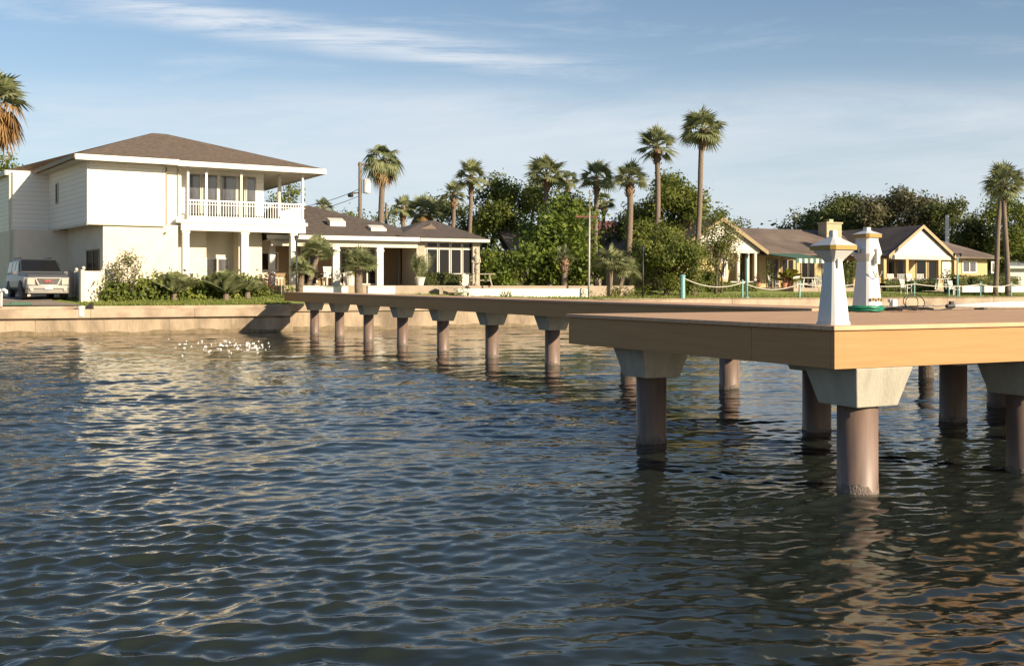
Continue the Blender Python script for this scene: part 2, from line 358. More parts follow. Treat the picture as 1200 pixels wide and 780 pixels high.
# ------------------------------------------------------------------ land
def make_land():
    # one sheet from the seawall back to the horizon
    ss = [-900, -300, -120, -60, -40] + list(np.arange(-30, 70, 1.0)) + [75, 85, 100, 140, 300, 900]
    ns = [.55, .75, 1, 1.5, 2, 2.5, 3, 3.5, 4, 4.5, 5, 5.5, 6, 6.5, 7, 8, 9, 10, 11, 12, 14, 16, 20, 30, 50, 90, 200, 500, 1200, 3000]
    b = MB(); nn = len(ns)
    for s in ss:
        for n in ns:
            x, y = WP(s, n); z = ground(x, y) + (random.uniform(-.02, .02) if n > .8 and n < 30 else 0)
            b.v.append((x, y, z))
    for i in range(len(ss) - 1):
        for j in range(nn - 1): b.f.append((i * nn + j, (i + 1) * nn + j, (i + 1) * nn + j + 1, i * nn + j + 1))
    gm = mat('lawn_grass', (.25, .28, .055), (.165, .205, .040), .95, 1.6, bump=.9, bscale=9, detail=10, lo=.3, hi=.7)
    o = b.build('lawn', gm, smooth=True); tag(o, kind='structure')
    # driveway, concrete, in front of the parked car
    b = MB(); pts = []
    A = [(-60, .6), (-8.6, .6), (-8.1, 1.2), (-8.6, 2.3), (-9.2, 3.6), (-9.4, 11), (-60, 11)]
    n0 = 0
    def sheet(poly_sn, off, mt, name):
        # triangulated grid clipped roughly by scanning n
        bb = MB(); smin = min(p[0] for p in poly_sn)
        nsamp = [.6 + .5 * i for i in range(22)]
        def right(n):
            best = None
            for (s0, m0), (s1, m1) in zip(poly_sn[1:-1], poly_sn[2:]):
                if m0 <= n <= m1 and m1 > m0: best = s0 + (s1 - s0) * (n - m0) / (m1 - m0)
            return best if best is not None else poly_sn[1][0]
        for n in nsamp:
            r = right(n)
            for k in range(25):
                s = smin + (r - smin) * (1 - (1 - k / 24) ** 2.5)
                x, y = WP(s, n); bb.v.append((x, y, ground(x, y) + off))
        for i in range(len(nsamp) - 1):
            for k in range(24): bb.f.append((i * 25 + k, i * 25 + k + 1, (i + 1) * 25 + k + 1, (i + 1) * 25 + k))
        return tag(bb.build(name, mt, smooth=True), kind='structure')
    sheet(A, .045, M['drive'], 'driveway')
make_land()

def growth(t, s0, L_, n):
    b = MB(); k = int(L_ / .12)          # dark weed line, its top edge uneven
    hs = [.13 + .035 * math.sin(i_ * .11) + .03 * math.sin(i_ * .43 + 1) + .035 * random.random() for i_ in range(k + 1)]
    for i in range(k):
        a = WP(s0 + L_ * i / k, n); c = WP(s0 + L_ * (i + 1) / k, n); b.face([(*a, -.4), (*c, -.4), (*c, hs[i + 1]), (*a, hs[i])])
    b.build('weed_line', M['stain'], t)
M['stain'] = mat('waterline_growth', (.11, .078, .04), (.20, .145, .08), .7, 6)
def make_seawall():
    t = thing('seawall', (*WP(-10, -.3), -.6), 'weathered tan concrete seawall with a ledge, below driveway and lawn left of the walkway', 'seawall')
    b = MB()
    for k in range(24): b.obox(WP(-60 + 2.5 * k + .004, random.uniform(-.02, .02)), dr, 2.492, dl, .9, -.8, .598)
    b.build('wall_face', M['seawall'], t); growth(t, -60, 60, -.035)
    b = MB()
    for k in range(15):                     # cast cap sections, each a little off its neighbour
        s0 = -60 + 4.0 * k; off = random.uniform(-.015, .015)
        b.obox(WP(s0 + .003, -.10 + off), dr, 3.994, dl, .95, .68, 1.03)
    b.build('cap', M['cap'], t, bevel=.02)
    b = MB(); b.obox(WP(-60, .12), dr, 60, dl, .5, .60, .70); b.build('ledge', M['seawall'], t)
    b = MB(); b.obox(WP(-60, .35), dr, 60, dl, .25, 1.0, 1.15); b.build('kerb', M['cap'], t, bevel=.02)
    t = thing('seawall', (*WP(25, .7), -.6), 'sunlit tan concrete seawall behind the walkway piles, running right below the posts and rope', 'seawall')
    b = MB()
    for k in range(52): b.obox(WP(.005 + 2.5 * k + .004, .7 + random.uniform(-.02, .02)), dr, 2.492, dl, .6, -.8, .80)
    b.build('wall_face', M['seawall'], t); growth(t, .3, 129, .665)
    b = MB()
    for k in range(32):
        s0 = 0.005 + 4.0 * k; off = random.uniform(-.015, .015); zt = 1.14 + .16 * sm((s0 + 4) / 20) + .03
        b.obox(WP(s0 + .003, .62 + off), dr, 3.994, dl, .75, .84, zt)
    b.build('cap', M['cap'], t, bevel=.02)
make_seawall()

# ------------------------------------------------------------------ pier
dw = Vector((-math.sin(R(27)), math.cos(R(27)))); dwr = Vector((math.cos(R(27)), math.sin(R(27))))
DZ = EYE - .321; TT = .375
C0 = Vector((2.778, 9.04))
def make_pier():
    t = thing('pier', (*C0, 0), 'tan T-shaped pier on round concrete piles, reaching from the near platform to the seawall', 'pier')
    Lh, Wh = 14.0, 4.73
    # platform
    b = MB(); b.obox(C0 - dr * .03 - dl * .03, dr, Lh + .06, dl, Wh + .06, DZ - .042, DZ); b.build('platform_decking', M['deck'], t, bevel=.008)
    b = MB()
    for a_, e_, o_ in ((0, 3.597, 0), (3.60, 7.197, .002), (7.2, 10.797, 0), (10.8, Lh, .002)): b.obox(C0 + dr * a_ + dl * o_, dr, e_ - a_, dl, .05, DZ - TT + o_, DZ - .044)
    for a_, e_, o_ in ((.052, 1.12, .002), (1.123, Wh - .052, 0)): b.obox(C0 + dl * a_ + dr * o_, dl, e_ - a_, dr, .05, DZ - TT + o_, DZ - .044)
    b.obox(C0 + dl * (Wh - .05), dr, Lh, dl, .05, DZ - TT, DZ - .044)
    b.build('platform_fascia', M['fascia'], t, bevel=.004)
    b = MB()
    for v in (.35, 1.2, 2.1, 3.0, 3.9, 4.4): b.obox(C0 + dl * v + dr * .06, dr, Lh - .1, dl, .12, DZ - TT + .02, DZ - .046)
    b.build('joists', M['trunk'], t)
    # walkway; rises slightly towards the shore
    P0 = Vector((.98, 25.4)); Lf = 22.4
    def wz(L_): D = 25.4 + .891 * L_; return EYE - (.321 + (.142 - .321) * max(0, (D - 16)) / 30)
    hw = .66; s0 = -9.6
    def strip(o0, o1, zo0, zo1, name, m, bev=0, seg=1):
        b = MB(); a = P0 + dw * s0; e = P0 + dw * Lf
        q = [a + dwr * o0, a + dwr * o1, e + dwr * o1, e + dwr * o0]; za, ze = wz(s0), wz(Lf)
        b.prism([(p.x, p.y) for p in q], [za + zo0, za + zo0, ze + zo0, ze + zo0], [za + zo1, za + zo1, ze + zo1, ze + zo1])
        return b.build(name, m, t, bevel=bev)
    strip(-hw - .03, hw + .03, -.042, .0, 'walkway_decking', M['walk'])
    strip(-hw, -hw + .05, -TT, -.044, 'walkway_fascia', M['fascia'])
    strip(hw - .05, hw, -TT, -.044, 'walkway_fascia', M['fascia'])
    strip(-.3, .3, -TT + .03, -.046, 'walkway_joists', M['trunk'])
    # piles
    def pile(c, ztop, u, v, cap=True, r=.182):
        b = MB(); b.lathe([(r, -1.5), (r, ztop - (.36 if cap else 0) + .02)], 28, (c[0], c[1], 0)); p = b.build('pile', M['pile'], t, smooth=False)
        for f in p.data.polygons: f.use_smooth = len(f.vertices) == 4
        b = MB(); b.lathe([(r + .003, -.25), (r + .006, .0), (r + .003, .05)], 28, (c[0], c[1], 0)); b.v = [(x, y, z + (random.uniform(-.04, .05) if z > .04 else 0)) for x, y, z in b.v]; b.build('waterline_stain', M['growth'], p)
        if cap:
            b = MB(); cc = Vector(c)
            def sq(h): return [tuple(cc + u * a * h + v * q * h) for a, q in ((-1, -1), (1, -1), (1, 1), (-1, 1))]
            b.prism(sq(.245), ztop - .36, ztop - .002, sq(.34))
            b.build('pile_cap', M['concrete'], p, bevel=.012)
    zc = DZ - TT
    c1 = Vector((3.16, 9.6))
    for i in range(5):
        pile(c1 + dr * (2.24 if i == 1 else 2.45 * i), zc, dr, dl); pile(c1 + dl * (3.40 if i == 0 else 3.28) + dr * 2.47 * i, zc, dr, dl)
    pile((7.64, 16.45), zc, dr, dl)
    for k in range(-3, 7):
        L_ = 3.35 * k; pile(P0 + dw * L_, wz(L_) - TT, dwr, dw)
make_pier()
b = MB(); b.lathe([(.15, -1.5), (.15, 1.05), (.13, 1.1)], 16, (8.6, 21.8, 0))
tag(b.build('mooring_pile', M['trunk'], smooth=False), 'dark round mooring pile standing alone in the water behind the platform', 'pile')

def lighthouse(loc, rz, h, w, kind, label):
    """square tapered tower with chamfered corners"""
    t = thing('lantern_tower', loc, label, 'dock lighthouse')
    def sq(hw, ch=.22):
        c = hw * ch; pts = [(-hw + c, -hw), (hw - c, -hw), (hw, -hw + c), (hw, hw - c), (hw - c, hw), (-hw + c, hw), (-hw, hw - c), (-hw, -hw + c)]
        ca, sa = math.cos(rz), math.sin(rz)
        return [(loc[0] + x * ca - y * sa, loc[1] + x * sa + y * ca) for x, y in pts]
    z = loc[2]
    if kind == 0:
        lv = [('base', [(w * .53, 0), (w * .53, .025)]), ('shaft', [(w * .5, .026), (w * .285, .665 * h)]),
              ('gallery', [(w * .285, .667 * h), (w * .34, .69 * h), (w * .62, .775 * h), (w * .62, .79 * h)]),
              ('band', [(w * .74, .79 * h), (w * .74, .835 * h)]), ('roof', [(w * .75, .836 * h), (w * .34, .90 * h), (w * .16, .93 * h)]),
              ('finial', [(w * .14, .93 * h), (w * .14, .985 * h), (w * .11, h)])]
    else:
        lv = [('base', [(w * .53, 0), (w * .53, .03)]), ('shaft', [(w * .5, .031), (w * .33, .60 * h)]),
              ('gallery', [(w * .33, .602 * h), (w * .50, .69 * h), (w * .37, .86 * h), (w * .39, .89 * h)]),
              ('band', [(w * .49, .89 * h), (w * .49, .93 * h)]), ('roof', [(w * .51, .931 * h), (w * .22, .965 * h), (w * .14, .975 * h)]),
              ('finial', [(w * .13, .975 * h), (w * .13, 1.015 * h)])]
    for nm, lev in lv:
        b = MB()
        for (r0, z0), (r1, z1) in zip(lev[:-1], lev[1:]): b.prism(sq(r0), z + z0, z + z1, sq(r1))
        b.build(nm, M['lh_gold'] if nm == 'band' else M['lh_white'], t)
    u = Vector((math.cos(rz), math.sin(rz))); v = Vector((-math.sin(rz), math.cos(rz)))
    q = Vector(loc[:2])
    if kind == 0:
        b = MB(); c = q - v * (w * .30) ; b.obox(c - u * .03 - v * .02, u, .02, v, .02, z + .60 * h, z + .70 * h); b.build('latch', M['trim'], t)
    else:
        b = MB(); fr = q - v * (w * .5)
        b.box((*(fr + u * .02), z + .66 * h), (.07, .06, .22), rz); b.build('outlet_box', M['lh_white'], t, bevel=.006)
        b = MB(); pts = [(*(fr + u * (.0 + .09 * math.sin(a)) - v * .03), z + .50 * h - .09 * math.cos(a) * 1.2) for a in np.linspace(-1.4, 1.4, 9)]
        b.tube(pts, .008, 6); b.build('hook_cable', M['stone'], t)
        b = MB()
        for i in range(5): b.box((*(q - v * (w * .50) + u * (-.10 + .055 * i)), z + .16 + .008 * (i % 2)), (.035, .03, .04), rz)
        b.build('brass_tap', M['trim_brown'], t)
        b = MB(); b.box((*(q - u * (w * .60)), z + .73 * h), (.05, .06, .06), rz); b.build('side_light', M['black'], t)
    return t
dkz = DZ + .001
lighthouse((*P(976.5, 9.30), dkz), TH + R(2), .835, .215, 0, 'white dock lighthouse at the near corner of the platform, the nearer of two')
lighthouse((*P(1016, 15.1), dkz), TH + R(4), 1.18, .325, 1, 'white dock lighthouse behind the green hose, farther of two')
def coil(name, c, r, tube, turns, m, label, cat, jit=.02, flat=1.0):
    b = MB(); pts = []
    for i in range(turns * 22):
        a = 2 * math.pi * i / 22; rr = r + jit * math.sin(i * .37) + (i % (22 * 2)) / 44 * tube * 2.5 - tube
        pts.append((c[0] + rr * math.cos(a), c[1] + rr * math.sin(a), c[2] + tube + (i / 22 / turns) * flat * tube * turns * .8 + .006 * math.sin(i * 1.7)))
    b.tube(pts, tube, 6); return tag(b.build(name, m, smooth=True), label, cat)
coil('garden_hose', (*P(1013, 14.35), dkz), .22, .013, 7, M['hose'], 'green garden hose coiled on the platform in front of the farther lighthouse', 'hose', flat=.9)
# heap of black cable with loops
def cables():
    b = MB()
    for k in range(7):
        cx, cy = P(1040 + 6 * k, 14.6 + .3 * math.sin(k * 2)); r = .12 + .05 * random.random(); pts = []
        for i in range(30):
            a = 2 * math.pi * i / 22; pts.append((cx + r * math.cos(a) * (1.3), cy + r * math.sin(a), dkz + .014 + .03 * abs(math.sin(a * .5 + k)) + .01 * k * .3))
        b.tube(pts, .010, 5)
    cx, cy = P(1071, 14.9); pts = [(cx + .15 * math.cos(a), cy + .06 * math.sin(a), dkz + .13 + .11 * math.sin(a)) for a in np.linspace(0, 6.6, 26)]
    b.tube(pts, .007, 5)
    pts = [(cx - .03 + .12 * math.cos(a), cy + .08 * math.cos(a), dkz + .12 + .10 * math.sin(a)) for a in np.linspace(.4, 7, 26)]
    b.tube(pts, .006, 5)
    a0, a1 = P(1078, 15), P(1115, 15.6)
    b.tube([(a0[0] + (a1[0] - a0[0]) * t, a0[1] + (a1[1] - a0[1]) * t, dkz + .012 + .01 * math.sin(t * 9)) for t in np.linspace(0, 1, 12)], .008, 5)
    tag(b.build('power_cable', M['rubber']), 'black power cable heaped in loops right of the farther lighthouse', 'cable')
    b = MB(); c = P(1047, 14.7); b.box((c[0], c[1], dkz + .12), (.10, .07, .10), .5); b.box((c[0] - .05, c[1], dkz + .15), (.06, .05, .05), .9)
    o = b.build('cable_plug', M['metal_white'], bevel=.01); tag(o, 'small white plug box lying on the black cable heap', 'plug')
cables()
def gangplank():
    a = Vector(P(1116, 15.7)); e = a + dr * 5.0
    t = thing('boat_mast', (*a, dkz), 'long white metal mast lying on the platform along its far edge', 'mast')
    b = MB(); b.tube([(*a, dkz + .06), (*(a + dr * 1.2), dkz + .07), (*e, dkz + .085)], [.035, .055, .06], 10); b.build('tube', M['metal_white'], t, smooth=True)
    b = MB(); b.tube([(*(a - dr * .12), dkz + .055), (*(a + dr * .02), dkz + .06)], [.03, .04], 8); b.box((*(a - dr * .02), dkz + .09), (.06, .05, .08), TH); b.build('tip_fitting', M['black'], t)
    for q in (.6, 2.4, 4.4): b = MB(); b.box((*(a + dr * q), dkz + .012), (.08, .18, .022), TH); b.build('support_block', M['black'], t)
gangplank()

# ------------------------------------------------------------------ windows, rails
def window(parent, p, u, w, z0, z1, nrm, panes=1, glass='glass', frame='white', ft=.07, name='window', pb=0):
    """p: left end on the wall plane, u along wall, nrm outward"""
    p = Vector(p[:2]); u = Vector(u[:2]); nrm = Vector(nrm[:2]); b = MB()
    b.obox(p, u, w, nrm, .06, z0, z0 + ft); b.obox(p, u, w, nrm, .06, z1 - ft, z1)
    for i in range(panes + 1):
        x = (w - ft) * i / panes; b.obox(p + u * x, u, ft, nrm, .055, z0 + ft, z1 - ft)
    fo = b.build(name, M[frame], parent)
    b = MB(); b.obox(p + u * (ft * .5), u, w - ft, nrm, .02, z0 + ft * .5, z1 - ft * .5); b.build('pane', M[glass], fo)
    return fo

# ------------------------------------------------------------------ two storey house
HA = Vector((-18.63, 46.06)); hu = Vector((math.cos(R(30)), math.sin(R(30)))); hv = Vector((-math.sin(R(30)), math.cos(R(30))))
hw_ = Vector((-.595, .804)); hwn = Vector((-.804, -.595))
def HF(s, v): q = HA + hu * s + hv * v; return (q.x, q.y)
def s_at(px, v):
    r = (px - 600) / F; b = HA + hv * v; return (r * b.y - b.x) / (hu.x - r * hu.y)
def house_main():
    t = thing('two_storey_house', (*HF(4, 2), 1.3), 'large white two-storey house with brown hip roof and balcony, left of the pier', 'house')
    S1 = HA + hw_ * 7.1; S2 = S1 - hu * 1.6; S3 = S2 + hw_ * .5; S4 = S3 - hu * 6
    T = lambda q: (q.x, q.y)
    bk = HF(3.3, 10)
    b = MB(); b.prism([T(HA), HF(3.29, 0), HF(3.29, .35), HF(4.1, .35), HF(4.1, 1.5), HF(8.31, 1.5), HF(8.31, 10), T(S1 + hw_ * 3 + hu * .1), T(S1)], 4.74, 7.5)
    b.prism([T(S1 - hu * .001), T(S1 + hw_ * 2.9), T(S2 + hw_ * 9 + hu), T(S2 + hw_ * 9), T(S2)], 4.70, 7.5)
    b.build('upper_wall', M['siding'], t)
    sl = s_at(120.7, .12); L0 = Vector(HF(sl, .12)); L1 = L0 + hw_ * 6.2
    b = MB(); b.prism([T(L0), HF(3.9, .12), HF(3.9, 1.8), HF(5.6, 1.8), HF(5.6, 2.6), HF(7.1, 2.6), HF(7.1, 1.6), HF(8.25, 1.6), HF(8.25, 9.5), T(L1 + hw_ * 3), T(L1)], .9, 4.738)
    b.prism([T(L1 - hu * .001), T(L1 + hw_ * 2.9), T(L1 - hu * 2.3 + hw_ * 9), T(L1 - hu * 2.3)], .9, 4.698)
    b.build('lower_wall', M['stucco'], t)
    b = MB(); b.obox(HF(.02, -.03), hu, 3.28, hv, .03, 4.66, 4.75); b.obox(T(HA - hwn * .0), hw_, 7.1, hwn, .03, 4.64, 4.75); b.build('drip_band', M['trim'], t)
    for q in (-.02, 3.2): b = MB(); b.obox(HF(q, -.025), hu, .11, hv, .04, 4.75, 7.45); b.build('corner_board', M['white'], t)
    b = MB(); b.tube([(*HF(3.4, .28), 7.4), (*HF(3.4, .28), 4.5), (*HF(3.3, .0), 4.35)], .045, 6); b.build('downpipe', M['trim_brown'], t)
    b = MB(); b.tube([(*HF(3.95, .30), 7.4), (*HF(3.95, .30), 5.2)], .04, 6); b.build('downpipe', M['trim'], t)
    b = MB(); b.tube([(*(S2 + hwn * .08 - hu * .05), 7.4), (*(S2 + hwn * .08 - hu * .05), 1.4)], .06, 6); b.build('downpipe', M['trim'], t)
    # roof
    ze = 7.62
    FL = HF(-.6, -.8); FM = HF(3.75, -.8); FM2 = HF(3.75, -.5); FR = HF(10.75, -.5); BR = HF(10.75, 9.6); BL = T(S1 + hw_ * 4 - hu * .6)
    R1 = (*HF(3.55, 4.2), 9.47); R2 = (*HF(4.23, 4.2), 9.47)
    E1 = P(37, 51.9); E2v = Vector(E1) - hu * 1.15; E2 = T(E2v); E3 = T(E2v + hw_ * 10)
    eave = [FL, FM, FM2, FR, BR, E3, E2, E1]
    b = MB(); n = len(eave)
    for q in eave: b.v.append((*q, ze + .02))
    for q in eave: b.v.append((*q, ze - .10))
    b.v += [R1, R2]; r1, r2 = 2 * n, 2 * n + 1
    b.f += [(0, 1, r1), (1, 2, r2, r1), (2, 3, r2), (3, 4, r2), (4, 5, r1, r2), (5, 6, r1), (6, 7, r1), (7, 0, r1)]
    for i in range(n): b.f.append((i, n + i, n + (i + 1) % n, (i + 1) % n))
    b.f.append(tuple(range(n, 2 * n))[::-1])
    rf = b.build('roof', M['roof'], t)
    def fas(a, c, m, th=.045, z0=ze - .22, z1=ze + .02):
        a, c = Vector(a), Vector(c); d = (c - a).normalized(); nn = Vector((d.y, -d.x)); bb = MB(); bb.obox(a + nn * .002, d, (c - a).length, nn, th, z0, z1); return bb.build('fascia', m, rf)
    fas(FL, FM, M['white']); fas(FM2, FR, M['white']); fas(E2, E1, M['white']); fas(E3, E2, M['trim'])
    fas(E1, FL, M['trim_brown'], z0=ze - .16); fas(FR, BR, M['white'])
    b = MB(); b.prism([(q[0] * .999 - 0, q[1]) for q in [HF(-.5, -.75), HF(3.7, -.75), HF(3.7, -.45), HF(10.7, -.45), HF(10.7, 9.5), T(S1 + hw_ * 3.9 - hu * .5), T(S1 - hu * .5)]], ze - .16, ze - .12); b.build('soffit', M['trim'], rf)
    # balcony
    sR = 9.9; zf = 5.0
    b = MB(); b.prism([HF(3.78, -.12), HF(sR + .1, -.12), HF(sR + .1, 4.2), HF(8.4, 4.2), HF(8.4, 1.52), HF(4.12, 1.52), HF(4.12, .4), HF(3.78, .4)], 4.86, 5.02)
    b.build('balcony_floor', M['white'], t)
    b = MB(); b.obox(HF(4.0, -.08), hu, sR - 4.0, hv, .22, 4.52, 4.857); b.obox(HF(sR - .22, .15), hu, .22, hv, 3.9, 4.52, 4.857); b.build('balcony_beam', M['white'], t)
    def colm(s, v, z0, z1, w=.15, name='column'):
        bb = MB(); bb.obox(HF(s - w / 2, v), hu, w, hv, w, z0, z1); bb.obox(HF(s - w / 2 - .03, v - .03), hu, w + .06, hv, w + .06, z1 - .12, z1 - .02); return bb.build(name, M['white'], t)
    for px in (220.5, 242, 283, 355): colm(s_at(px, -.02), -.02, 5.022, 7.46, .10)
    colm(9.64, 3.14, 5.022, 7.46, .15)
    colm(s_at(328, 1.5), 1.5, 5.022, 7.46, .13)
    for px, w in ((218, .30), (287.3, .34), (344.5, .30)): colm(s_at(px, -.02), -.02, 1.2, 4.518, w)
    colm(s_at(319.5, 2.2), 2.2, 1.3, 4.75, .28)
    # railing: rails, then each baluster run in one mesh
    sA = s_at(220.5, 0)
    b = MB(); b.obox(HF(sA, .0), hu, sR - sA, hv, .06, 5.88, 5.95); b.obox(HF(sA, .0), hu, sR - sA, hv, .05, 5.14, 5.19)
    b.obox(HF(sA, .0), hu, sR - sA, hv, .04, 5.72, 5.75)
    x = sA + .1
    while x < sR - .05: b.obox(HF(x, .01), hu, .028, hv, .028, 5.19, 5.88); x += .125
    b.obox(HF(sR - .06, .06), hu, .06, hv, 3.9, 5.88, 5.95); b.obox(HF(sR - .06, .06), hu, .05, hv, 3.9, 5.14, 5.19)
    x = .15
    while x < 3.9: b.obox(HF(sR - .05, x), hu, .028, hv, .028, 5.19, 5.88); x += .125
    b.build('railing', M['metal_white'], t)
    b = MB(); b.obox(HF(sA, -.01), hu, sR - sA, hv, .03, 5.022, 5.12); b.build('balcony_kerb', M['white'], t)
    # balcony windows
    nf = -hv
    for a, c, g in ((220, 235.5, 'glass_pale'), (236.5, 255, 'glass_pale'), (258, 277, 'glass_pale'), (277.6, 287, 'glass_pale'), (288, 300, 'glass_pale')):
        s0, s1 = s_at(a, 1.5), s_at(c, 1.5); window(t, HF(s0, 1.5), hu, s1 - s0, 5.08, 7.30, nf, 1, g, 'trim', .045, 'window')
    # side walls in shade: small window above, large dark one below
    window(t, S1 - hw_ * 1.55 + hwn * .0, -hw_, .45, 5.9, 6.9, hwn, 1, 'glass', 'trim', .05)
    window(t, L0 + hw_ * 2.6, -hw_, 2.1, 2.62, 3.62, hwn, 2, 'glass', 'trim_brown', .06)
    window(t, HF(5.75, 2.6), hu, 1.15, 2.2, 3.35, nf, 2, 'glass_pale', 'white', .07)
    # ground wall in back of the arcade to the right
    b = MB(); b.obox(HF(8.27, 4.4), hu, 2.5, hv, .2, 1.2, 4.6); b.build('arcade_wall', M['stucco'], t)
    window(t, HF(9.0, 4.4), hu, .95, 2.75, 3.75, nf, 1, 'glass', 'white', .08)
    b = MB(); b.obox(HF(8.9, 4.30), hu, 1.3, hv, .03, 1.75, 1.83); b.obox(HF(8.9, 4.30), hu, 1.3, hv, .03, 2.35, 2.43)
    for i in range(8): b.obox(HF(8.9 + .17 * i, 4.32), hu, .05, hv, .02, 1.6, 2.42)
    b.build('lattice_gate', M['trim'], t)
    # meter box on the wall and a wall lamp
    b = MB(); b.box((*(L1 - hu * 1.2 - hv * .07), 3.0), (.3, .12, .2), R(30)); b.build('wall_lamp', M['trim_brown'], t, bevel=.01)
house_main()

def bungalow():
    bu = Vector((math.cos(R(24)), math.sin(R(24)))); bv = Vector((-math.sin(R(24)), math.cos(R(24))))
    B0 = Vector(P(348.7, 51.6)); nf = -bv
    def BF(s, v): q = B0 + bu * s + bv * v; return (q.x, q.y)
    def sa(px, v=0):
        r = (px - 600) / F; b = B0 + bv * v; return (r * b.y - b.x) / (bu.x - r * bu.y)
    t = thing('bungalow', (*BF(5, 2), 1.8), 'low cream bungalow with dark shingle roof, deep porch and glazed sunroom, beside the white house', 'house')
    ze = 4.47; s1 = sa(492); s2 = sa(573.5)
    fl = 2.0
    # roofs
    b = MB()
    def add(p): b.v.append(tuple(p)); return len(b.v) - 1
    a0 = add((*BF(-1.5, 0), ze)); a1 = add((*BF(s1, 0), ze)); k1 = add((*P(320, 58), Zp(240, 58))); k2 = add((*P(364, 58), Zp(241.5, 58))); k3 = add((*P(462, 60.5), Zp(264.5, 60.5))); a3 = add((*BF(s1, 9), ze)); a2 = add((*BF(-1.5, 12), ze))
    b.f += [(a0, a1, k3, k2, k1), (a1, a3, k3), (k2, k3, a3, a2), (a0, k1, a2), (k1, k2, a2)]
    for q in (a0, a1, a3, a2): add(Vector(b.v[q]) - Vector((0, 0, .12)))
    n = len(b.v); b.f += [(a0, n - 4, n - 3, a1), (a1, n - 3, n - 2, a3), (n - 4, n - 1, n - 2, n - 3)]
    r1 = b.build('roof', M['roof_dark'], t)
    b = MB(); z2 = ze - .02; hv2 = 4.4
    c = [(*BF(s1 - 1.2, .02), z2 + .1), (*BF(s1 + .01, -.02), z2), (*BF(s2, -.02), z2), (*BF(s2, 8), z2), (*BF(s1 - 2, 8), z2)]
    top = [(*P(499, 60), Zp(258.5, 60)), (*P(510, 60.2), Zp(258.5, 60.2))]
    b.v = [tuple(p) for p in c] + top; b.f = [(0, 1, 5), (1, 2, 6, 5), (2, 3, 6), (3, 4, 5, 6), (4, 0, 5)]
    m0 = len(b.v); b.v += [(p[0], p[1], p[2] - .12) for p in c]; b.f += [(1, m0 + 1, m0 + 2, 2), (2, m0 + 2, m0 + 3, 3), (m0, m0 + 4, m0 + 3, m0 + 2, m0 + 1)]
    r2 = b.build('roof', M['roof_dark'], t)
    # small cross gable on the sunroom roof
    g = [P(490, 57), P(518, 57.6)]
    b = MB(); ap = (*P(504, 57.2), Zp(263.5, 57.2)); bk = (*P(505, 60), Zp(260.5, 60)); l = (*P(486, 57), Zp(271, 57)); r_ = (*P(523, 57.7), Zp(275.5, 57.7))
    b.face([l, ap, bk]); b.face([ap, r_, bk]); b.face([l, r_, ap]); b.build('cross_gable', M['roof_tan'], r2)
    def fas(s0, e, m, v=0, z0=ze - .20, z1=ze + .01): bb = MB(); bb.obox(BF(s0, v - .05), bu, e - s0, bv, .045, z0, z1); return bb
    fas(-1.5, s1, 0).build('gutter', M['white'], r1); fas(s1 + .02, s2, 0, -.03, z0=z2 - .16, z1=z2 + .0).build('gutter', M['trim'], r2)
    for px, up in ((396, .42), (444, .05)):    # skylights
        q = Vector(P(px, 54.6)); zz = Zp(270.5, 54.6) + up; u3 = bu; b = MB()
        b.prism([tuple(q - u3 * .42), tuple(q + u3 * .42), tuple(q + u3 * .42 + bv * .7), tuple(q - u3 * .42 + bv * .7)], zz - .25, [zz + .08, zz + .08, zz + .3, zz + .3]); b.build('skylight', M['white'], r1, bevel=.03)
    # porch structure
    b = MB(); b.obox(BF(-1.2, .35), bu, s1 + 1.2, bv, .25, ze - .52, ze - .205); b.build('porch_beam', M['trim'], t)
    for px in (394, 445.5):
        s = sa(px, .3); b = MB(); b.obox(BF(s - .17, .28), bu, .34, bv, .34, fl, ze - .523); b.obox(BF(s - .2, .25), bu, .4, bv, .4, ze - .74, ze - .64); b.build('column', M['white'], t)
    zt = ze - .25
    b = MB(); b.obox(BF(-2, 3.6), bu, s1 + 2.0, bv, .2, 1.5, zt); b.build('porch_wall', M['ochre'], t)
    for a, c in ((352, 372), (398, 413), (419, 441)):
        s0, e = sa(a, 3.6), sa(c, 3.6); window(t, BF(s0, 3.6), bu, e - s0, fl + .05, fl + 2.0, nf, 2, 'glass', 'white', .07, 'sliding_door')
    s0, e = sa(468, 3.6), sa(489, 3.6); window(t, BF(s0, 3.6), bu, e - s0, fl + .05, fl + 2.05, nf, 2, 'glass', 'trim_brown', .07, 'sliding_door')
    b = MB(); b.obox(BF(-1.4, .2), bu, s1 + 1.3, bv, 3.4, ze - .25, ze - .21); b.build('porch_ceiling', M['trim'], t)
    # sunroom
    sa0, sa1 = sa(491, .7), sa(562, .7)
    b = MB(); b.obox(BF(sa0, .7), bu, sa1 - sa0, bv, 6, 1.5, z2 - .13); b.build('sunroom_wall', M['trim'], t)
    for a, c in ((499.8, 512.5), (514, 526.5), (528, 540.3), (541.7, 553.5)):
        s0, e = sa(a, .7), sa(c, .7); window(t, BF(s0, .7), bu, e - s0, 2.62, 3.94, nf, 1, 'glass', 'white', .035); window(t, BF(s0, .7), bu, e - s0, 4.0, 4.28, nf, 1, 'glass', 'white', .03, 'transom')
    s0 = sa(488.5, .4)
    for q, w_ in ((s0, .45), (sa(554.5, .4), .4)): b = MB(); b.obox(BF(q, .45), bu, w_, bv, .24, fl, z2 - .13); b.build('stone_pier', M['stone'], t)
    # paved terrace
    b = MB(); b.prism([BF(-1.2, -1.9), BF(s2 + 8, -1.5), BF(s2 + 8, 5), BF(-1.2, 5)], 1.2, fl); tag(b.build('patio', M['patio'], bevel=.02), kind='structure')
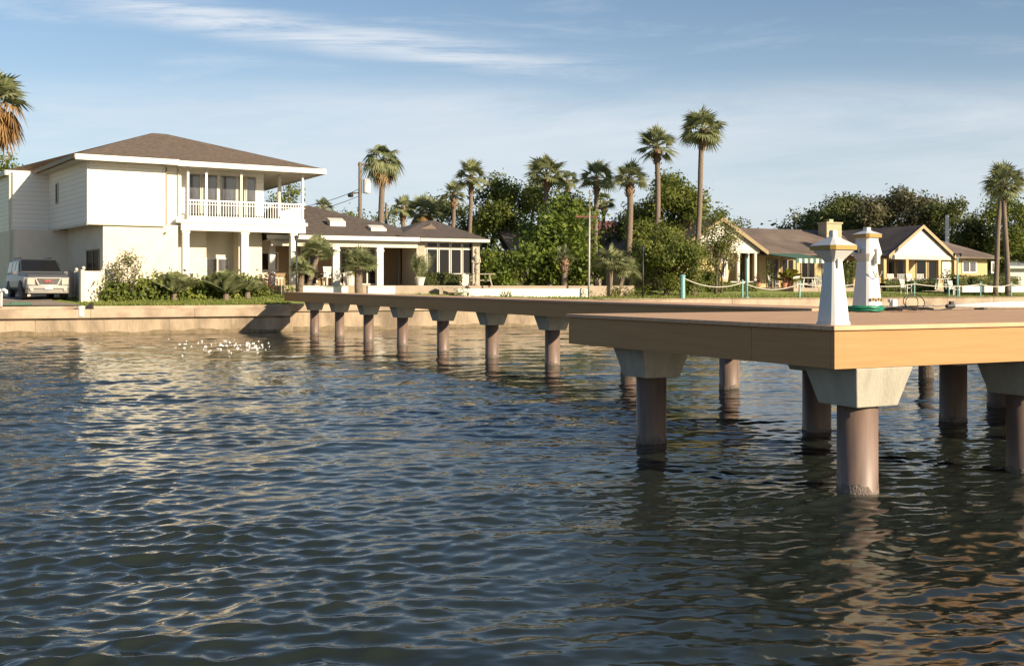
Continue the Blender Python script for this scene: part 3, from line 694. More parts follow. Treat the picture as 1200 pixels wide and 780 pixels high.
    # white low walls, each its own
    def low(px0, px1, n, ztop, label, h=.5):
        p0, p1 = on_wall(px0, n), on_wall(px1, n); d = (p1 - p0).normalized(); b = MB(); b.obox(p0, d, (p1 - p0).length, dl, .3, ztop - h, ztop); b.obox(p0 - dl * .03, d, (p1 - p0).length, dl, .36, ztop + .001, ztop + .05)
        tag(b.build('low_wall', M['white'], bevel=.015), label, 'low wall', 'low white garden walls')
    low(355, 408, 4.2, 1.92, 'low white wall with a ledge left of the stocky fan palm on the terrace', .6)
    low(431, 463, 4.2, 1.92, 'short low white wall right of the stocky fan palm on the terrace', .6)
    low(536, 690, 3.4, 1.80, 'long low white wall in front of the hedge and the flagpole', .7)
    low(690, 718, 4.6, 1.80, 'low white wall stub just right of the flagpole behind the fan palms', .7)
    return BF, sa
BF, bsa = bungalow()

# ------------------------------------------------------------------ houses to the right
def cottage():
    a = R(27); u = Vector((math.cos(a), math.sin(a))); v = Vector((-math.sin(a), math.cos(a))); nf = -v
    O = Vector(P(839, 70))
    def C(s, w): q = O + u * s + v * w; return (q.x, q.y)
    def sa(px, w=0):
        r = (px - 600) / F; b = O + v * w; return (r * b.y - b.x) / (u.x - r * u.y)
    t = thing('gabled_cottage', (*C(0, 3), 1.8), 'cream cottage with a white gable and ochre barge boards, partly behind the tall palm', 'house')
    ze, za, hw = 4.45, 6.55, 3.8
    b = MB(); b.obox(C(-3.1, .0), u, 4.1, v, 9, 1.2, ze - .2); b.obox(C(1.0, 1.8), u, 2.1, v, 7, 1.2, ze - .2); b.build('wall', M['yellow'], t)
    b = MB(); b.v = [(*C(-3.55, -.5), ze), (*C(3.55, -.5), ze), (*C(0, -.5), za - .2), (*C(-3.55, -.3), ze), (*C(3.55, -.3), ze), (*C(0, -.3), za - .2)]; b.f = [(0, 1, 2), (3, 5, 4), (0, 3, 4, 1)]; b.build('gable', M['white'], t)
    b = MB()
    for sg in (-1, 1):
        e0, e1 = C(sg * hw, -.8), C(sg * hw, 11); r0, r1 = C(0, -.8), C(0, 11)
        b.v += [(*e0, ze - .1), (*r0, za), (*r1, za), (*e1, ze - .1), (*e0, ze - .22), (*r0, za - .14), (*r1, za - .14), (*e1, ze - .22)]
        k = len(b.v) - 8; b.f += [(k, k + 1, k + 2, k + 3), (k + 4, k + 7, k + 6, k + 5), (k, k + 4, k + 5, k + 1), (k, k + 3, k + 7, k + 4)]
    rf = b.build('roof', M['roof_brown'], t)
    b = MB()
    for sg in (-1, 1):
        e0, r0 = C(sg * hw, -.84), C(0, -.84); e1, r1 = C(sg * hw, -.802), C(0, -.802)
        b.v += [(*e0, ze - .36), (*r0, za - .26), (*r0, za + .03), (*e0, ze - .08), (*e1, ze - .36), (*r1, za - .26), (*r1, za + .03), (*e1, ze - .08)]
        k = len(b.v) - 8; b.f += [(k, k + 1, k + 2, k + 3), (k + 7, k + 6, k + 5, k + 4), (k, k + 4, k + 5, k + 1), (k + 3, k + 2, k + 6, k + 7)]
    b.build('barge_board', M['trim_brown'], rf)
    b = MB(); b.obox(C(-3.3, -.5), u, 6.6, v, .25, ze - .22, ze - .003); b.build('porch_beam', M['trim'], t)
    s0 = sa(845, 0); window(t, C(s0, 0), u, .95 - s0 if s0 < .5 else .4, 2.5, 4.1, nf, 2, 'glass_pale', 'white', .12) 
    window(t, C(1.05, 1.8), u, 1.2, 2.0, 4.05, nf, 2, 'glass_pale', 'white', .1)
    for s in (1.55, 2.35, 3.0): b = MB(); b.obox(C(s - .1, -.45), u, .2, v, .2, 1.7, ze - .225); b.build('porch_post', M['trim'], t)
    b = MB(); b.obox(C(.9, -.42), u, 2.2, v, .05, 2.25, 2.33); b.obox(C(.9, -.42), u, 2.2, v, .05, 1.80, 1.87); b.build('porch_rail', M['white'], t)
    b = MB(); b.obox(C(2.4, .6), u, .35, v, .35, 1.8, 3.0); b.build('dark_cupboard', M['dark'], t)
cottage()
def yellow_house():
    a = R(27); u = Vector((math.cos(a), math.sin(a))); v = Vector((-math.sin(a), math.cos(a))); nf = -v
    O = Vector(P(1082, 75)) + v * 3.2
    def C(s, w): q = O + u * s + v * w; return (q.x, q.y)
    def sa(px, w=0):
        r = (px - 600) / F; b = O + v * w; return (r * b.y - b.x) / (u.x - r * u.y)
    t = thing('ranch_house', (*C(0, 3), 1.8), 'long yellow ranch house with brown shingle roof, white porch gable and chimney', 'house')
    ze = 4.30; sL, sR_ = sa(886, -.5), sa(1172, -.5); zr = 6.35
    b = MB(); vs = [(*C(sL, -.6), ze), (*C(sR_, -.6), ze), (*C(sR_, 10), ze), (*C(sL, 10), ze), (*C(sL + 1.2, 5), zr), (*C(sR_ - 3.2, 5), zr)]
    b.v = vs + [(x, y, z - .14) for x, y, z in vs[:4]]; b.f = [(0, 1, 5, 4), (1, 2, 5), (2, 3, 4, 5), (3, 0, 4), (0, 6, 7, 1), (1, 7, 8, 2), (6, 9, 8, 7), (0, 3, 9, 6)]
    rf = b.build('roof', M['roof_brown'], t)
    # porch gable
    gz = 6.38; hw = 3.4; fv = -3.2; gb = 4.18
    b = MB()
    for sg in (-1, 1):
        e0, e1 = C(sg * hw, fv), C(sg * hw, 1.2); r0, r1 = C(0, fv), C(0, 4.6)
        vv = [(*e0, gb), (*r0, gz), (*r1, gz), (*e1, gb + .06)]; k = len(b.v); b.v += vv + [(x, y, z - .12) for x, y, z in vv]
        b.f += [(k, k + 1, k + 2, k + 3), (k + 4, k + 7, k + 6, k + 5), (k, k + 4, k + 5, k + 1), (k, k + 3, k + 7, k + 4)]
    r2 = b.build('porch_roof', M['roof_brown'], t)
    b = MB()
    for sg in (-1, 1):
        e0, r0 = C(sg * hw, fv - .05), C(0, fv - .05); e1, r1 = C(sg * hw, fv - .003), C(0, fv - .003)
        k = len(b.v); b.v += [(*e0, gb - .24), (*r0, gz - .22), (*r0, gz + .03), (*e0, gb + .03), (*e1, gb - .24), (*r1, gz - .22), (*r1, gz + .03), (*e1, gb + .03)]
        b.f += [(k, k + 1, k + 2, k + 3), (k + 7, k + 6, k + 5, k + 4), (k, k + 4, k + 5, k + 1), (k + 3, k + 2, k + 6, k + 7)]
    b.build('barge_board', M['barge_tan'], r2)
    b = MB(); b.v = [(*C(-3.05, fv + .2), gb + .04), (*C(3.05, fv + .2), gb + .04), (*C(0, fv + .2), gz - .25), (*C(-3.05, fv + .35), gb + .04), (*C(3.05, fv + .35), gb + .04), (*C(0, fv + .35), gz - .25)]; b.f = [(0, 1, 2), (3, 5, 4), (0, 3, 4, 1)]; b.build('gable', M['white'], t)
    b = MB(); b.obox(C(-3.0, fv + .15), u, 6.0, v, .25, gb - .26, gb + .037); b.build('porch_beam', M['trim'], t)
    for px in (1036, 1062, 1100, 1118.5):
        s = sa(px, fv + .3); b = MB(); b.obox(C(s - .13, fv + .2), u, .26, v, .26, 1.7, gb - .262); b.build('porch_post', M['yellow'], t)
    b = MB(); b.obox(C(sL + .8, .2), u, sR_ - sL - 1.4, v, 9, 1.2, ze - .16); b.build('wall', M['yellow'], t)
    sB = sa(1119, -.5)
    for a_, c_, g, pn in ((1040, 1048, 'glass', 1), (1050, 1060, 'glass', 1), (1073, 1085, 'glass', 1), (1087, 1097, 'glass', 1)):
        s0, e = sa(a_, .2), sa(c_, .2); window(t, C(s0, .2), u, e - s0, 1.9, 4.0, nf, pn, g, 'trim_brown', .08, 'sliding_door')
    for a_, c_ in ((1127, 1144), (1161, 1168)):
        s0, e = sa(a_, .2), sa(c_, .2); window(t, C(s0, .2), u, e - s0, 3.05, 4.0, nf, 2, 'glass_pale', 'white', .12)
    b = MB(); b.obox(C(sa(1103, .1), .0), u, .9, v, .18, 2.7, 3.9); b.build('bay_front', M['white'], t)
    for a_, c_ in ((898, 912), (915, 930), (938, 955), (985, 1000)):
        s0, e = sa(a_, .2), sa(c_, .2); window(t, C(s0, .2), u, e - s0, 1.85, 3.95, nf, 2, 'glass', 'trim_brown', .1, 'sliding_door')
    # chimney
    q = sa(972, 3.5); b = MB(); b.obox(C(q - .75, 3.0), u, 1.5, v, .9, 5.2, 6.75); b.obox(C(q - .82, 2.93), u, 1.64, v, 1.04, 6.75, 6.87); ch = b.build('chimney', M['brick_ch'], rf)
    b = MB(); b.obox(C(q - .2, 3.3), u, .4, v, .3, 6.87, 7.1); b.build('flue', M['brick_ch'], ch)
    # awning
    t2 = thing('awning', (*C(sa(925, -3), -3), 1.8), 'green awning with a green and white scalloped edge on the ranch house terrace', 'awning')
    s0, e = sa(889, -.62), sa(966, -3.3)
    b = MB(); f0, f1 = sa(900, -3.3), e; b.v = [(*C(s0, -.62), 4.28), (*C(e + .3, -.62), 4.28), (*C(f1, -3.3), 3.86), (*C(s0 + .9, -3.3), 3.86)]
    b.v += [(x, y, z - .03) for x, y, z in b.v]; b.f = [(0, 3, 2, 1), (4, 5, 6, 7), (3, 7, 6, 2)]; b.build('canopy', M['awning'], t2)
    L_ = f1 - (s0 + .9); n = 10
    for par, m in ((0, 'awning'), (1, 'white')):
        b = MB()
        for i in range(n):
            if i % 2 == par: b.obox(C(s0 + .9 + L_ * i / n + .01, -3.31), u, L_ / n - .02, v, .02, 3.55, 3.84)
        b.build('valance', M[m], t2)
    for q in (s0 + 1.0, (s0 + f1) / 2 + .4, f1 - .1): b = MB(); b.tube([(*C(q, -3.2), 1.7), (*C(q, -3.2), 3.86)], .04, 6); b.build('pole', M['black'], t2)
    b = MB(); b.prism([C(sL, -4.2), C(sR_ - 3, -4.2), C(sR_ - 3, .2), C(sL, .2)], 1.4, 1.9); tag(b.build('terrace', M['patio'], bevel=.02), kind='structure')
    return C, sa
YC, ysa = yellow_house()
def small_house(name, label, pts_roof, D, rm, wm, zb, zw):
    """simple side-gabled house: pts px: left eave, right eave, ridge left, ridge right"""
    (xl, ye), (xr, _), (rl, yr), (rr, _) = pts_roof
    t = thing(name, (*P((xl + xr) / 2, D), 1.8), label, 'house')
    e0, e1 = P(xl, D), P(xr, D); r0, r1 = P(rl, D + 4), P(rr, D + 4); k0, k1 = P(xl, D + 8), P(xr, D + 8); k0 = (e0[0], k0[1]); k1 = (e1[0], k1[1])
    z0, z1 = Zp(ye, D), Zp(yr, D + 4)
    b = MB(); vs = [(*e0, z0), (*e1, z0), (*r1, z1), (*r0, z1), (*k1, z0), (*k0, z0)]; b.v = vs + [(x, y, z - .15) for x, y, z in vs]
    b.f = [(0, 1, 2, 3), (3, 2, 4, 5), (0, 3, 9, 6), (1, 7, 8, 2), (0, 6, 7, 1), (6, 9, 8, 7), (9, 11, 10, 8), (3, 5, 11, 9), (2, 8, 10, 4)]; b.build('roof', M[rm], t)
    b = MB(); ins = .5; b.prism([(e0[0] + ins, e0[1] + ins), (e1[0] - ins, e1[1] + ins), (e1[0] - ins, e1[1] + 7), (e0[0] + ins, e0[1] + 7)], 1.2, z0 - .15)
    b.build('wall', M[wm], t)
    b = MB(); g0 = (r0[0] + .0, r0[1]); b.obox((e0[0], e0[1] - .06), (1, 0), e1[0] - e0[0], (0, 1), .055, z0 - .18, z0 + .02); b.build('gutter', M['white'], t)
    window(t, (e0[0] + (e1[0] - e0[0]) * .4, e0[1] + ins), (1, 0), 1.2, z0 - 1.9, z0 - .7, (0, -1), 2, 'glass', 'white', .08)
    return t
small_house('far_house', 'tan-roofed house mostly hidden behind the hedge, right of the sunroom', [(598, 291), (634, 291), (583, 267.5), (618, 267.5)], 65.5, 'roof_tan', 'trim', 0, 0)
small_house('far_house', 'distant house with a dark red roof between the palms behind the flagpole', [(684, 279), (730, 279), (690, 259), (722, 259)], 92, 'roof_red', 'stone', 0, 0)
small_house('far_house', 'grey-roofed pale house at the edge of the photo beyond the twin-trunk palm', [(1180, 312), (1290, 312), (1186, 287), (1280, 287)], 88, 'roof_grey', 'white', 0, 0)

# ------------------------------------------------------------------ plants
def unit(a): return a / np.maximum(np.linalg.norm(a, axis=-1, keepdims=True), 1e-9)
def leaf_quads(c, nrm, size, asp=.55):
    """pointed leaves (kites) at centres c facing nrm"""
    n = len(c); r = unit(rng.normal(size=(n, 3))); t = unit(np.cross(nrm, r)); s = np.cross(nrm, t)
    L_ = (size * rng.uniform(.6, 1.3, n))[:, None]; w = L_ * asp * .5
    return np.stack([c - t * L_ * .5, c + s * w, c + t * L_ * .5, c - s * w], 1)
def blob_leaves(blobs, leaf, dens, sq=.8):
    """blobs: (x,y,z,r). leaves lie mostly in the outer shell of each lobe, grouped in sprays"""
    out = []
    for x, y, z, r in blobs:
        nsp = max(5, int(dens * r * r * 5)); d = unit(rng.normal(size=(nsp, 3))); rad = r * rng.uniform(.5, 1.12, nsp) ** .8
        sc = np.array([x, y, z]) + d * rad[:, None] * np.array([1, 1, sq])
        per = 14; jit = rng.normal(size=(nsp, per, 3)) * leaf * 1.15
        c = (sc[:, None] + jit).reshape(-1, 3); dn = np.repeat(d, per, 0)
        nr = unit(dn * 1.5 + rng.normal(size=c.shape) * .55 + np.array([0, 0, .3]))
        out.append(leaf_quads(c, nr, leaf))
    return np.concatenate(out)
def px_blobs(lst, D, dep=1.0):
    o = []
    for px, py, rp in lst:
        d = D + random.uniform(-1, 1) * dep; x, y = P(px, d); o.append((x, y, Zp(py, d), rp / F * d))
    return o
def fill_blobs(px0, px1, py0, py1, D, r0, r1, n, dep=2.0, top=None):
    """lobes filling an outline given in the photo; top(px)->py trims the skyline"""
    o = []
    while len(o) < n:
        px = random.uniform(px0, px1); py = random.uniform(py0, py1); rp = random.uniform(r0, r1)
        if top and py - rp < top(px): continue
        d = D + random.uniform(-1, 1) * dep; x, y = P(px, d); o.append((x, y, Zp(py, d), rp / F * d))
    return o
def tree(name, label, pxb, D, blobs, lm, leaf=.22, dens=9, group=None, r0=.16, trunk=True, cat='tree', base_py=None):
    bx, by = P(pxb, D); bz = GZ((bx, by)) - .05
    t = thing(name, (bx, by, bz), label, cat, group)
    if trunk:
        b = MB(); cz = np.mean([q[2] for q in blobs]); fork = Vector((bx + random.uniform(-.1, .1), by, bz + (cz - bz) * .35))
        b.tube([(bx, by, bz), ((bx + fork.x) / 2 + .05, by, (bz + fork.z) / 2), fork], [r0 * 1.25, r0, r0 * .85], 8)
        for x, y, z, r in random.sample(blobs, min(9, len(blobs))):
            e = Vector((x, y, z)); m = fork.lerp(e, .5) + Vector((random.uniform(-.2, .2), 0, .15 * (e - fork).length * .5)); b.tube([fork, m, e], [r0 * .6, r0 * .35, r0 * .1], 6)
        b.build('trunk', M['trunk'], t, smooth=True)
    b = MB(); b.quads(blob_leaves(blobs, leaf, dens)); b.build('crown', lm, t)
    return t
def bush(name, label, blobs, lm, leaf=.12, dens=16, cat='shrub', group=None):
    z0 = min(q[2] - q[3] for q in blobs); a = np.mean([(q[0], q[1]) for q in blobs], 0); bz = GZ(a) - .03
    t = thing(name, (float(a[0]), float(a[1]), bz), label, cat, group)
    b = MB(); b.quads(blob_leaves(blobs, leaf, dens)); b.build('foliage', lm, t)
    b = MB()
    for x, y, z, r in blobs[:6]: b.tube([(a[0] + (x - a[0]) * .5, a[1] + (y - a[1]) * .5, bz), (x, y, max(z, bz + .1))], [.018, .008], 5)
    b.build('stems', M['trunk'], t); return t
def hedge(label, p0, p1, th, z0, z1, lm=GH, leaf=.09, n=4500):
    p0, p1 = Vector(p0), Vector(p1); d = (p1 - p0); L_ = d.length; d.normalize(); w = Vector((-d.y, d.x)); out = []
    m = n
    s = rng.uniform(0, 1, m) * L_; face = rng.random(m); q = rng.uniform(0, 1, m)
    bump = .10 * np.sin(s * 2.3) + .06 * np.sin(s * 5.1 + 1)
    top = face < .35
    vv = np.where(top, q * th, np.where(face < .85, rng.normal(0, .05, m) + bump * .6, rng.uniform(0, th, m)))
    zz = np.where(top, z1 + bump * .7 + rng.normal(0, .05, m), z0 + (z1 - z0) * q)
    c = np.stack([p0.x + d.x * s + w.x * vv, p0.y + d.y * s + w.y * vv, zz], 1)
    nr = np.where(top[:, None], np.array([0, 0, 1.]), np.array([-w.x, -w.y, .2])); nr = unit(nr + rng.normal(size=c.shape) * .6)
    t = thing('hedge', ((p0.x + p1.x) / 2, (p0.y + p1.y) / 2, z0), label, 'hedge')
    b = MB(); b.quads(leaf_quads(c, nr, leaf)); b.build('foliage', lm, t)
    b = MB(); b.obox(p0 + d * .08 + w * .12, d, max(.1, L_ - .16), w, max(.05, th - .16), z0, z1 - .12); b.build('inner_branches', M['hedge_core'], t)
    return t
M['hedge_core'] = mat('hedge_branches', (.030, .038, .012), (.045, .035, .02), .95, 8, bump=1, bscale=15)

def fan_fronds(c, R_, n, el0, el1, lw=.036, seed=0, leaflets=17, droop=.35, sway=1.0):
    r = random.Random(seed); q = []; stems = []
    for i in range(n):
        az = i * 2.39996 + r.uniform(-.3, .3); f = (i + .5) / n; el = el0 + (el1 - el0) * f ** .8 + r.uniform(-.14, .14)
        RR = R_ * r.uniform(.82, 1.12)
        d = Vector((math.cos(el) * math.cos(az), math.cos(el) * math.sin(az), math.sin(el)))
        h = c + d * RR * .46 - Vector((0, 0, .03 * RR))
        stems.append((c, h))
        d2 = (d - Vector((0, 0, droop * .8))).normalized(); s = d2.cross(Vector((0, 0, 1)));
        s = s.normalized() if s.length > .05 else Vector((1, 0, 0)); s = (Matrix.Rotation(r.uniform(-.6, .6), 3, d2) @ s).normalized()
        nn = s.cross(d2).normalized()
        for j in range(leaflets):
            a = (j / (leaflets - 1) - .5) * 2 * R(100); ld = d2 * math.cos(a) + s * math.sin(a)
            L_ = RR * .60 * (1 - .22 * abs(math.sin(a))) * r.uniform(.85, 1.1)
            mid = h + ld * L_ * .5 + nn * .03 * RR; tip = h + ld * L_ - Vector((0, 0, (droop + .2 * r.random()) * L_ * .55))
            wv = ld.cross(nn).normalized() * lw * RR
            q.append([h, mid + wv, tip, mid - wv])
    return np.array([[tuple(p) for p in k] for k in q]), stems
def palm(label, px, D, py_c, rp, py_base=None, px_base=None, n=34, skirt=0, tr=.15, seed=1, group=None, el=(R(89), R(-30)), boots=True, name='fan_palm', droop=.12, lmat=None, skirt_el=(R(-30), R(-80))):
    cx, cy = P(px, D); cz = Zp(py_c, D); Rr = rp / F * D * 1.06
    rv = random.Random(seed * 7); tr *= rv.uniform(.88, 1.12); n = int(n * rv.uniform(.75, 1.0)); droop += rv.uniform(-.06, .16); el = (el[0], el[1] + rv.uniform(-.2, .2))
    bx, by = P(px_base if px_base is not None else px, D); bz = Zp(py_base, D) if py_base else GZ((bx, by)) - .05
    if py_base: bz = min(bz, GZ((bx, by)) + 0) - .05
    t = thing(name, (bx, by, bz), label, 'palm tree', group)
    c = Vector((cx, cy, cz - .12 * Rr)); base = Vector((bx, by, bz)); pts = []; rad = []
    for i in range(9):
        f = i / 8; p = base.lerp(c, f) + Vector((math.sin(f * 3.1 + seed) * .012 * (c - base).length * math.sin(f * 3.14), 0, 0)); pts.append(p)
        rad.append(tr * (1.25 if i == 0 else (1.0 - .12 * f)))
    b = MB(); b.tube(pts, rad, 10); b.build('trunk', M['bark'], t, smooth=True)
    if boots:
        b = MB(); hb = .32 * Rr + .62
        b.tube([c - Vector((0, 0, hb)), c - Vector((0, 0, hb * .7)), c - Vector((0, 0, hb * .3)), c + Vector((0, 0, .12))], [tr * .92, tr * 1.3, tr * 1.3, tr * .8], 10)
        r = random.Random(seed)
        for i in range(26):
            a = i * 2.4; zz = -hb + hb * i / 26; p = c + Vector((math.cos(a) * tr * 1.25, math.sin(a) * tr * 1.25, zz)); b.tube([p, p + Vector((math.cos(a) * .10, math.sin(a) * .10, .14))], [.035, .02], 4)
        b.build('boots', M['boots'], t)
    q, st = fan_fronds(c, Rr, n, el[0], el[1], seed=seed, droop=droop)
    b = MB(); b.quads(q)
    for a, h in st: b.tube([a, h], [.022, .014], 4, cap=False)
    b.build('crown', lmat or GP, t)
    if skirt:
        q, st = fan_fronds(c - Vector((0, 0, .1 * Rr)), Rr * .85, skirt, skirt_el[0], skirt_el[1], seed=seed + 50, droop=.9)
        b = MB(); b.quads(q); b.build('dead_fronds', GD, t)
    return t
def pinnate(c, R_, n, seed=0, el0=R(85), el1=R(10), droop=.9, leaflets=18, lw=.02):
    r = random.Random(seed); q = []
    for i in range(n):
        az = i * 2.39996 + r.uniform(-.2, .2); el = el0 + (el1 - el0) * (i + .5) / n + r.uniform(-.1, .1); d = Vector((math.cos(el) * math.cos(az), math.cos(el) * math.sin(az), math.sin(el)))
        pr = c; side = Vector((-math.sin(az), math.cos(az), 0)); LL = R_ * r.uniform(.8, 1.15)
        for j in range(1, leaflets + 1):
            f = j / leaflets; p = c + d * LL * f - Vector((0, 0, droop * LL * f * f * .5)); tan = (p - pr).normalized()
            q.append([pr - side * .012, pr + side * .012, p + side * .01, p - side * .01])
            l = LL * .34 * math.sin(math.pi * (.15 + .8 * f))
            for sg in (-1, 1):
                tip = p + side * sg * l + tan * l * .6 - Vector((0, 0, l * .35)); m = (p + tip) * .5; w = tan * lw * R_
                q.append([p, m + w, tip, m - w])
            pr = p
    return np.array([[tuple(p) for p in k] for k in q])

# --- palms of the skyline
palm('tall shaggy palm beside the utility pole, its crown hanging low', 449, 64, 186, 27, None, 447, n=34, skirt=10, tr=.20, seed=3, droop=.6, el=(R(88), R(-50)), skirt_el=(R(-30), R(-75)), name='washingtonia_palm')
palm('cabbage palm right of the bungalow roof, the tallest of the pair there', 552, 66, 204, 24, None, 551, seed=4, n=34)
palm('smaller cabbage palm leaning in just left of its taller twin above the bungalow roof', 532, 69, 226, 18, None, 527, seed=5, n=28)
palm('short-trunked palm above the bungalow roof with an orange trunk', 472, 68, 241, 17, None, 471, seed=6, n=26)
palm('low broad palm with many browned fronds above the bungalow roof', 495, 71, 246, 24, None, 495, seed=7, n=34, skirt=16, skirt_el=(R(-5), R(-60)))
palm('full cabbage palm rising from the green trees, third large crown from the utility pole', 641, 68, 201, 28, None, 640, seed=8, n=40)
palm('small palm crown tucked behind two larger ones above the bright green tree', 665, 76, 210, 15, None, 664, seed=9, n=24)
palm('cabbage palm above the flagpole with orange boots under its crown', 699, 66, 205, 25, None, 699, seed=10, n=34)
palm('low palm half hidden behind the palm above the flagpole', 708, 75, 235, 15, None, 707, seed=21, n=24)
palm('cabbage palm with a pale thick trunk between the flagpole and the dark tree', 738, 63, 207, 25, None, 737, seed=11, n=36, tr=.19)
palm('tall cabbage palm, second highest of all, left of the tallest', 770, 66, 168, 28, None, 768, seed=12, n=36, tr=.17)
palm('tallest cabbage palm, its trunk reaching down to the lawn by the rope fence', 823, 61, 149, 32, None, 812, seed=13, n=42, tr=.18)
palm('palm with one of two crossing trunks on the right lawn, bearing the larger crown', 1176, 68, 212, 27, None, 1181, seed=14, n=44, tr=.17)
palm('leaning palm with a smaller crown behind its straight neighbour on the right lawn', 1174, 69.5, 214, 15, None, 1166, seed=15, n=18, tr=.15)
palm('small bushy palm top seen between the balcony and the utility pole', 379, 72, 241, 13, None, 379, seed=16, n=24)
palm('big palm at the left edge of the photo with hanging orange dead fronds', -6, 57, 116, 46, None, -12, seed=17, n=30, skirt=44, tr=.2, el=(R(85), R(10)), skirt_el=(R(10), R(-82)))
# --- squat palms in the garden
palm('stocky fan palm with a flat crown before the porch, right of the white pot', 420, 49.5, 309, 28, None, 421, seed=22, n=34, tr=.22, boots=False, el=(R(85), R(-8)), droop=.15, name='windmill_palm')
palm('upper leaning fan palm beside the last arcade column, on a slanting trunk', 372, 50.5, 294, 24, None, 360, seed=23, n=30, tr=.14, boots=False, el=(R(85), R(-15)), droop=.15, name='windmill_palm')
palm('lower fan palm in front of the last arcade column with two stubby trunks', 353, 49.8, 314, 19, None, 352, seed=24, n=26, tr=.15, boots=False, el=(R(85), R(-15)), droop=.15, name='windmill_palm')
palm('squat grey-green fan palm left of the dark garden lamp', 716, 57, 306, 26, None, 713, seed=25, n=34, tr=.16, boots=False, el=(R(85), R(-18)), droop=.25, name='windmill_palm')
palm('squat fan palm leaning right, nearest the dark garden lamp', 733, 58, 314, 22, None, 722, seed=26, n=28, tr=.14, boots=False, el=(R(85), R(-18)), droop=.25, name='windmill_palm')
palm('small brown-trunked palm in the shade of the bright green tree by the low wall', 662, 58, 300, 15, None, 661, seed=27, n=20, tr=.17, name='windmill_palm')
# --- trees
tree('broadleaf_tree', 'leafy green tree behind the hedge, right of the bungalow roof', 600, 70, fill_blobs(560, 636, 205, 290, 71, 8, 15, 42, 2.5, lambda x: 197 + abs(x - 597) * .35), G1, .24, 10)
tree('broadleaf_tree', 'dark low tree filling the gap behind the two slim palms', 545, 76, fill_blobs(505, 572, 240, 290, 76, 7, 12, 22, 2), G3, .26, 9)
tree('sea_grape_tree', 'bright large-leaved tree behind the low white wall, left of the flagpole', 650, 62, fill_blobs(622, 690, 232, 330, 63, 8, 15, 46, 2, lambda x: 224 + abs(x - 668) * .8), G2, .34, 6)
tree('broadleaf_tree', 'dark green tree just behind the flagpole and the small palm', 672, 72, fill_blobs(636, 690, 225, 300, 73, 8, 14, 26, 2, lambda x: 216 + abs(x - 668) * .4), G3, .25, 9)
tree('broadleaf_tree', 'big rounded tree behind the two tallest palms', 792, 72, fill_blobs(745, 846, 205, 330, 73, 9, 18, 74, 3, lambda x: 198 + max(0, abs(x - 790) - 8) * .85), G1, .25, 10, r0=.25)
tree('broadleaf_tree', 'dark tree behind the thick-trunked palm, left of the big rounded tree', 735, 82, fill_blobs(705, 765, 248, 320, 82, 8, 13, 26, 2, lambda x: 232 + abs(x - 735) * .4), G3, .26, 9)
tree('broadleaf_tree', 'dark tree between the two squat fan palms and the thick-trunked palm', 722, 78, fill_blobs(700, 745, 262, 325, 78, 7, 11, 26, 1.5), G3, .25, 10)
tree('garden_tree', 'dense low green tree before the big rounded one, right of the dark garden lamp', 781, 60, fill_blobs(752, 818, 265, 338, 60, 8, 15, 46, 1.6, lambda x: 256 + abs(x - 775) * .4), G1, .17, 12)
tree('flowering_tree', 'small tree with cream blossom in front of the cottage gable', 845, 64, fill_blobs(822, 862, 264, 304, 64, 5, 8, 26, 1.2), GF, .15, 16, r0=.07)
tree('broadleaf_tree', 'slim green branches reaching across the cottage gable from the tall palm', 838, 63, fill_blobs(816, 858, 246, 318, 63.5, 4, 8, 22, 1), G1, .15, 13, r0=.08)
tree('broadleaf_tree', 'small tree top peeking over the right slope of the cottage roof', 862, 88, fill_blobs(850, 874, 258, 285, 88, 5, 8, 9, 1), G3, .26, 9)
def oak_top(x): return 224 + .0016 * (x - 1020) ** 2 if x > 960 else 232 + (960 - x) * .9
tree('oak_tree', 'broad olive oak with airy branches behind the ranch house chimney', 985, 105, fill_blobs(944, 1035, 228, 285, 105, 7, 13, 46, 4, lambda x: 224 + abs(x - 1000) * .25), G3, .34, 7, r0=.3)
tree('oak_tree', 'brownish oak behind the ranch house porch gable', 1055, 102, fill_blobs(1010, 1096, 226, 285, 102, 7, 13, 46, 4, lambda x: 219 + abs(x - 1050) * .3), G4, .34, 7, r0=.3)
tree('oak_tree', 'thin dark tree at the left end of the oaks over the ranch house roof', 936, 112, fill_blobs(918, 952, 252, 285, 112, 4, 8, 12, 2), G3, .34, 6)
tree('broadleaf_tree', 'dark green tree beside the thin white chimney, right of the brownish oak', 1108, 98, fill_blobs(1092, 1122, 242, 300, 98, 6, 11, 20, 2), G3, .3, 8)
tree('broadleaf_tree', 'dark green tree left of the crossing palm trunks', 1142, 94, fill_blobs(1118, 1166, 252, 310, 94, 6, 12, 30, 2, lambda x: 250 + abs(x - 1140) * .2), G3, .3, 8)
tree('broadleaf_tree', 'tall mid-green tree behind the crossing palm trunks', 1184, 90, fill_blobs(1160, 1215, 228, 315, 90, 7, 13, 40, 2, lambda x: 222 + abs(x - 1182) * .2), G1, .28, 8)
tree('broadleaf_tree', 'tree with scanty foliage between the shaggy palm and the low broad palm', 428, 84, fill_blobs(404, 466, 246, 280, 84, 5, 9, 20, 2), G1, .25, 7)
tree('broadleaf_tree', 'bit of tree seen through the balcony opening', 335, 66, fill_blobs(318, 349, 215, 262, 66, 5, 9, 16, 2, lambda x: 206 + abs(x - 336) * .8), G1, .2, 8)
tree('broadleaf_tree', 'tree top above the garage roof at the left edge of the photo', 0, 68, fill_blobs(-40, 12, 180, 235, 68, 8, 12, 20, 2), G1, .25, 8)
tree('broadleaf_tree', 'tree top low over the bungalow roof between balcony and shaggy palm', 390, 80, fill_blobs(358, 412, 244, 275, 80, 5, 8, 16, 2, lambda x: 236 + abs(x - 380) * .25), G1, .25, 7)
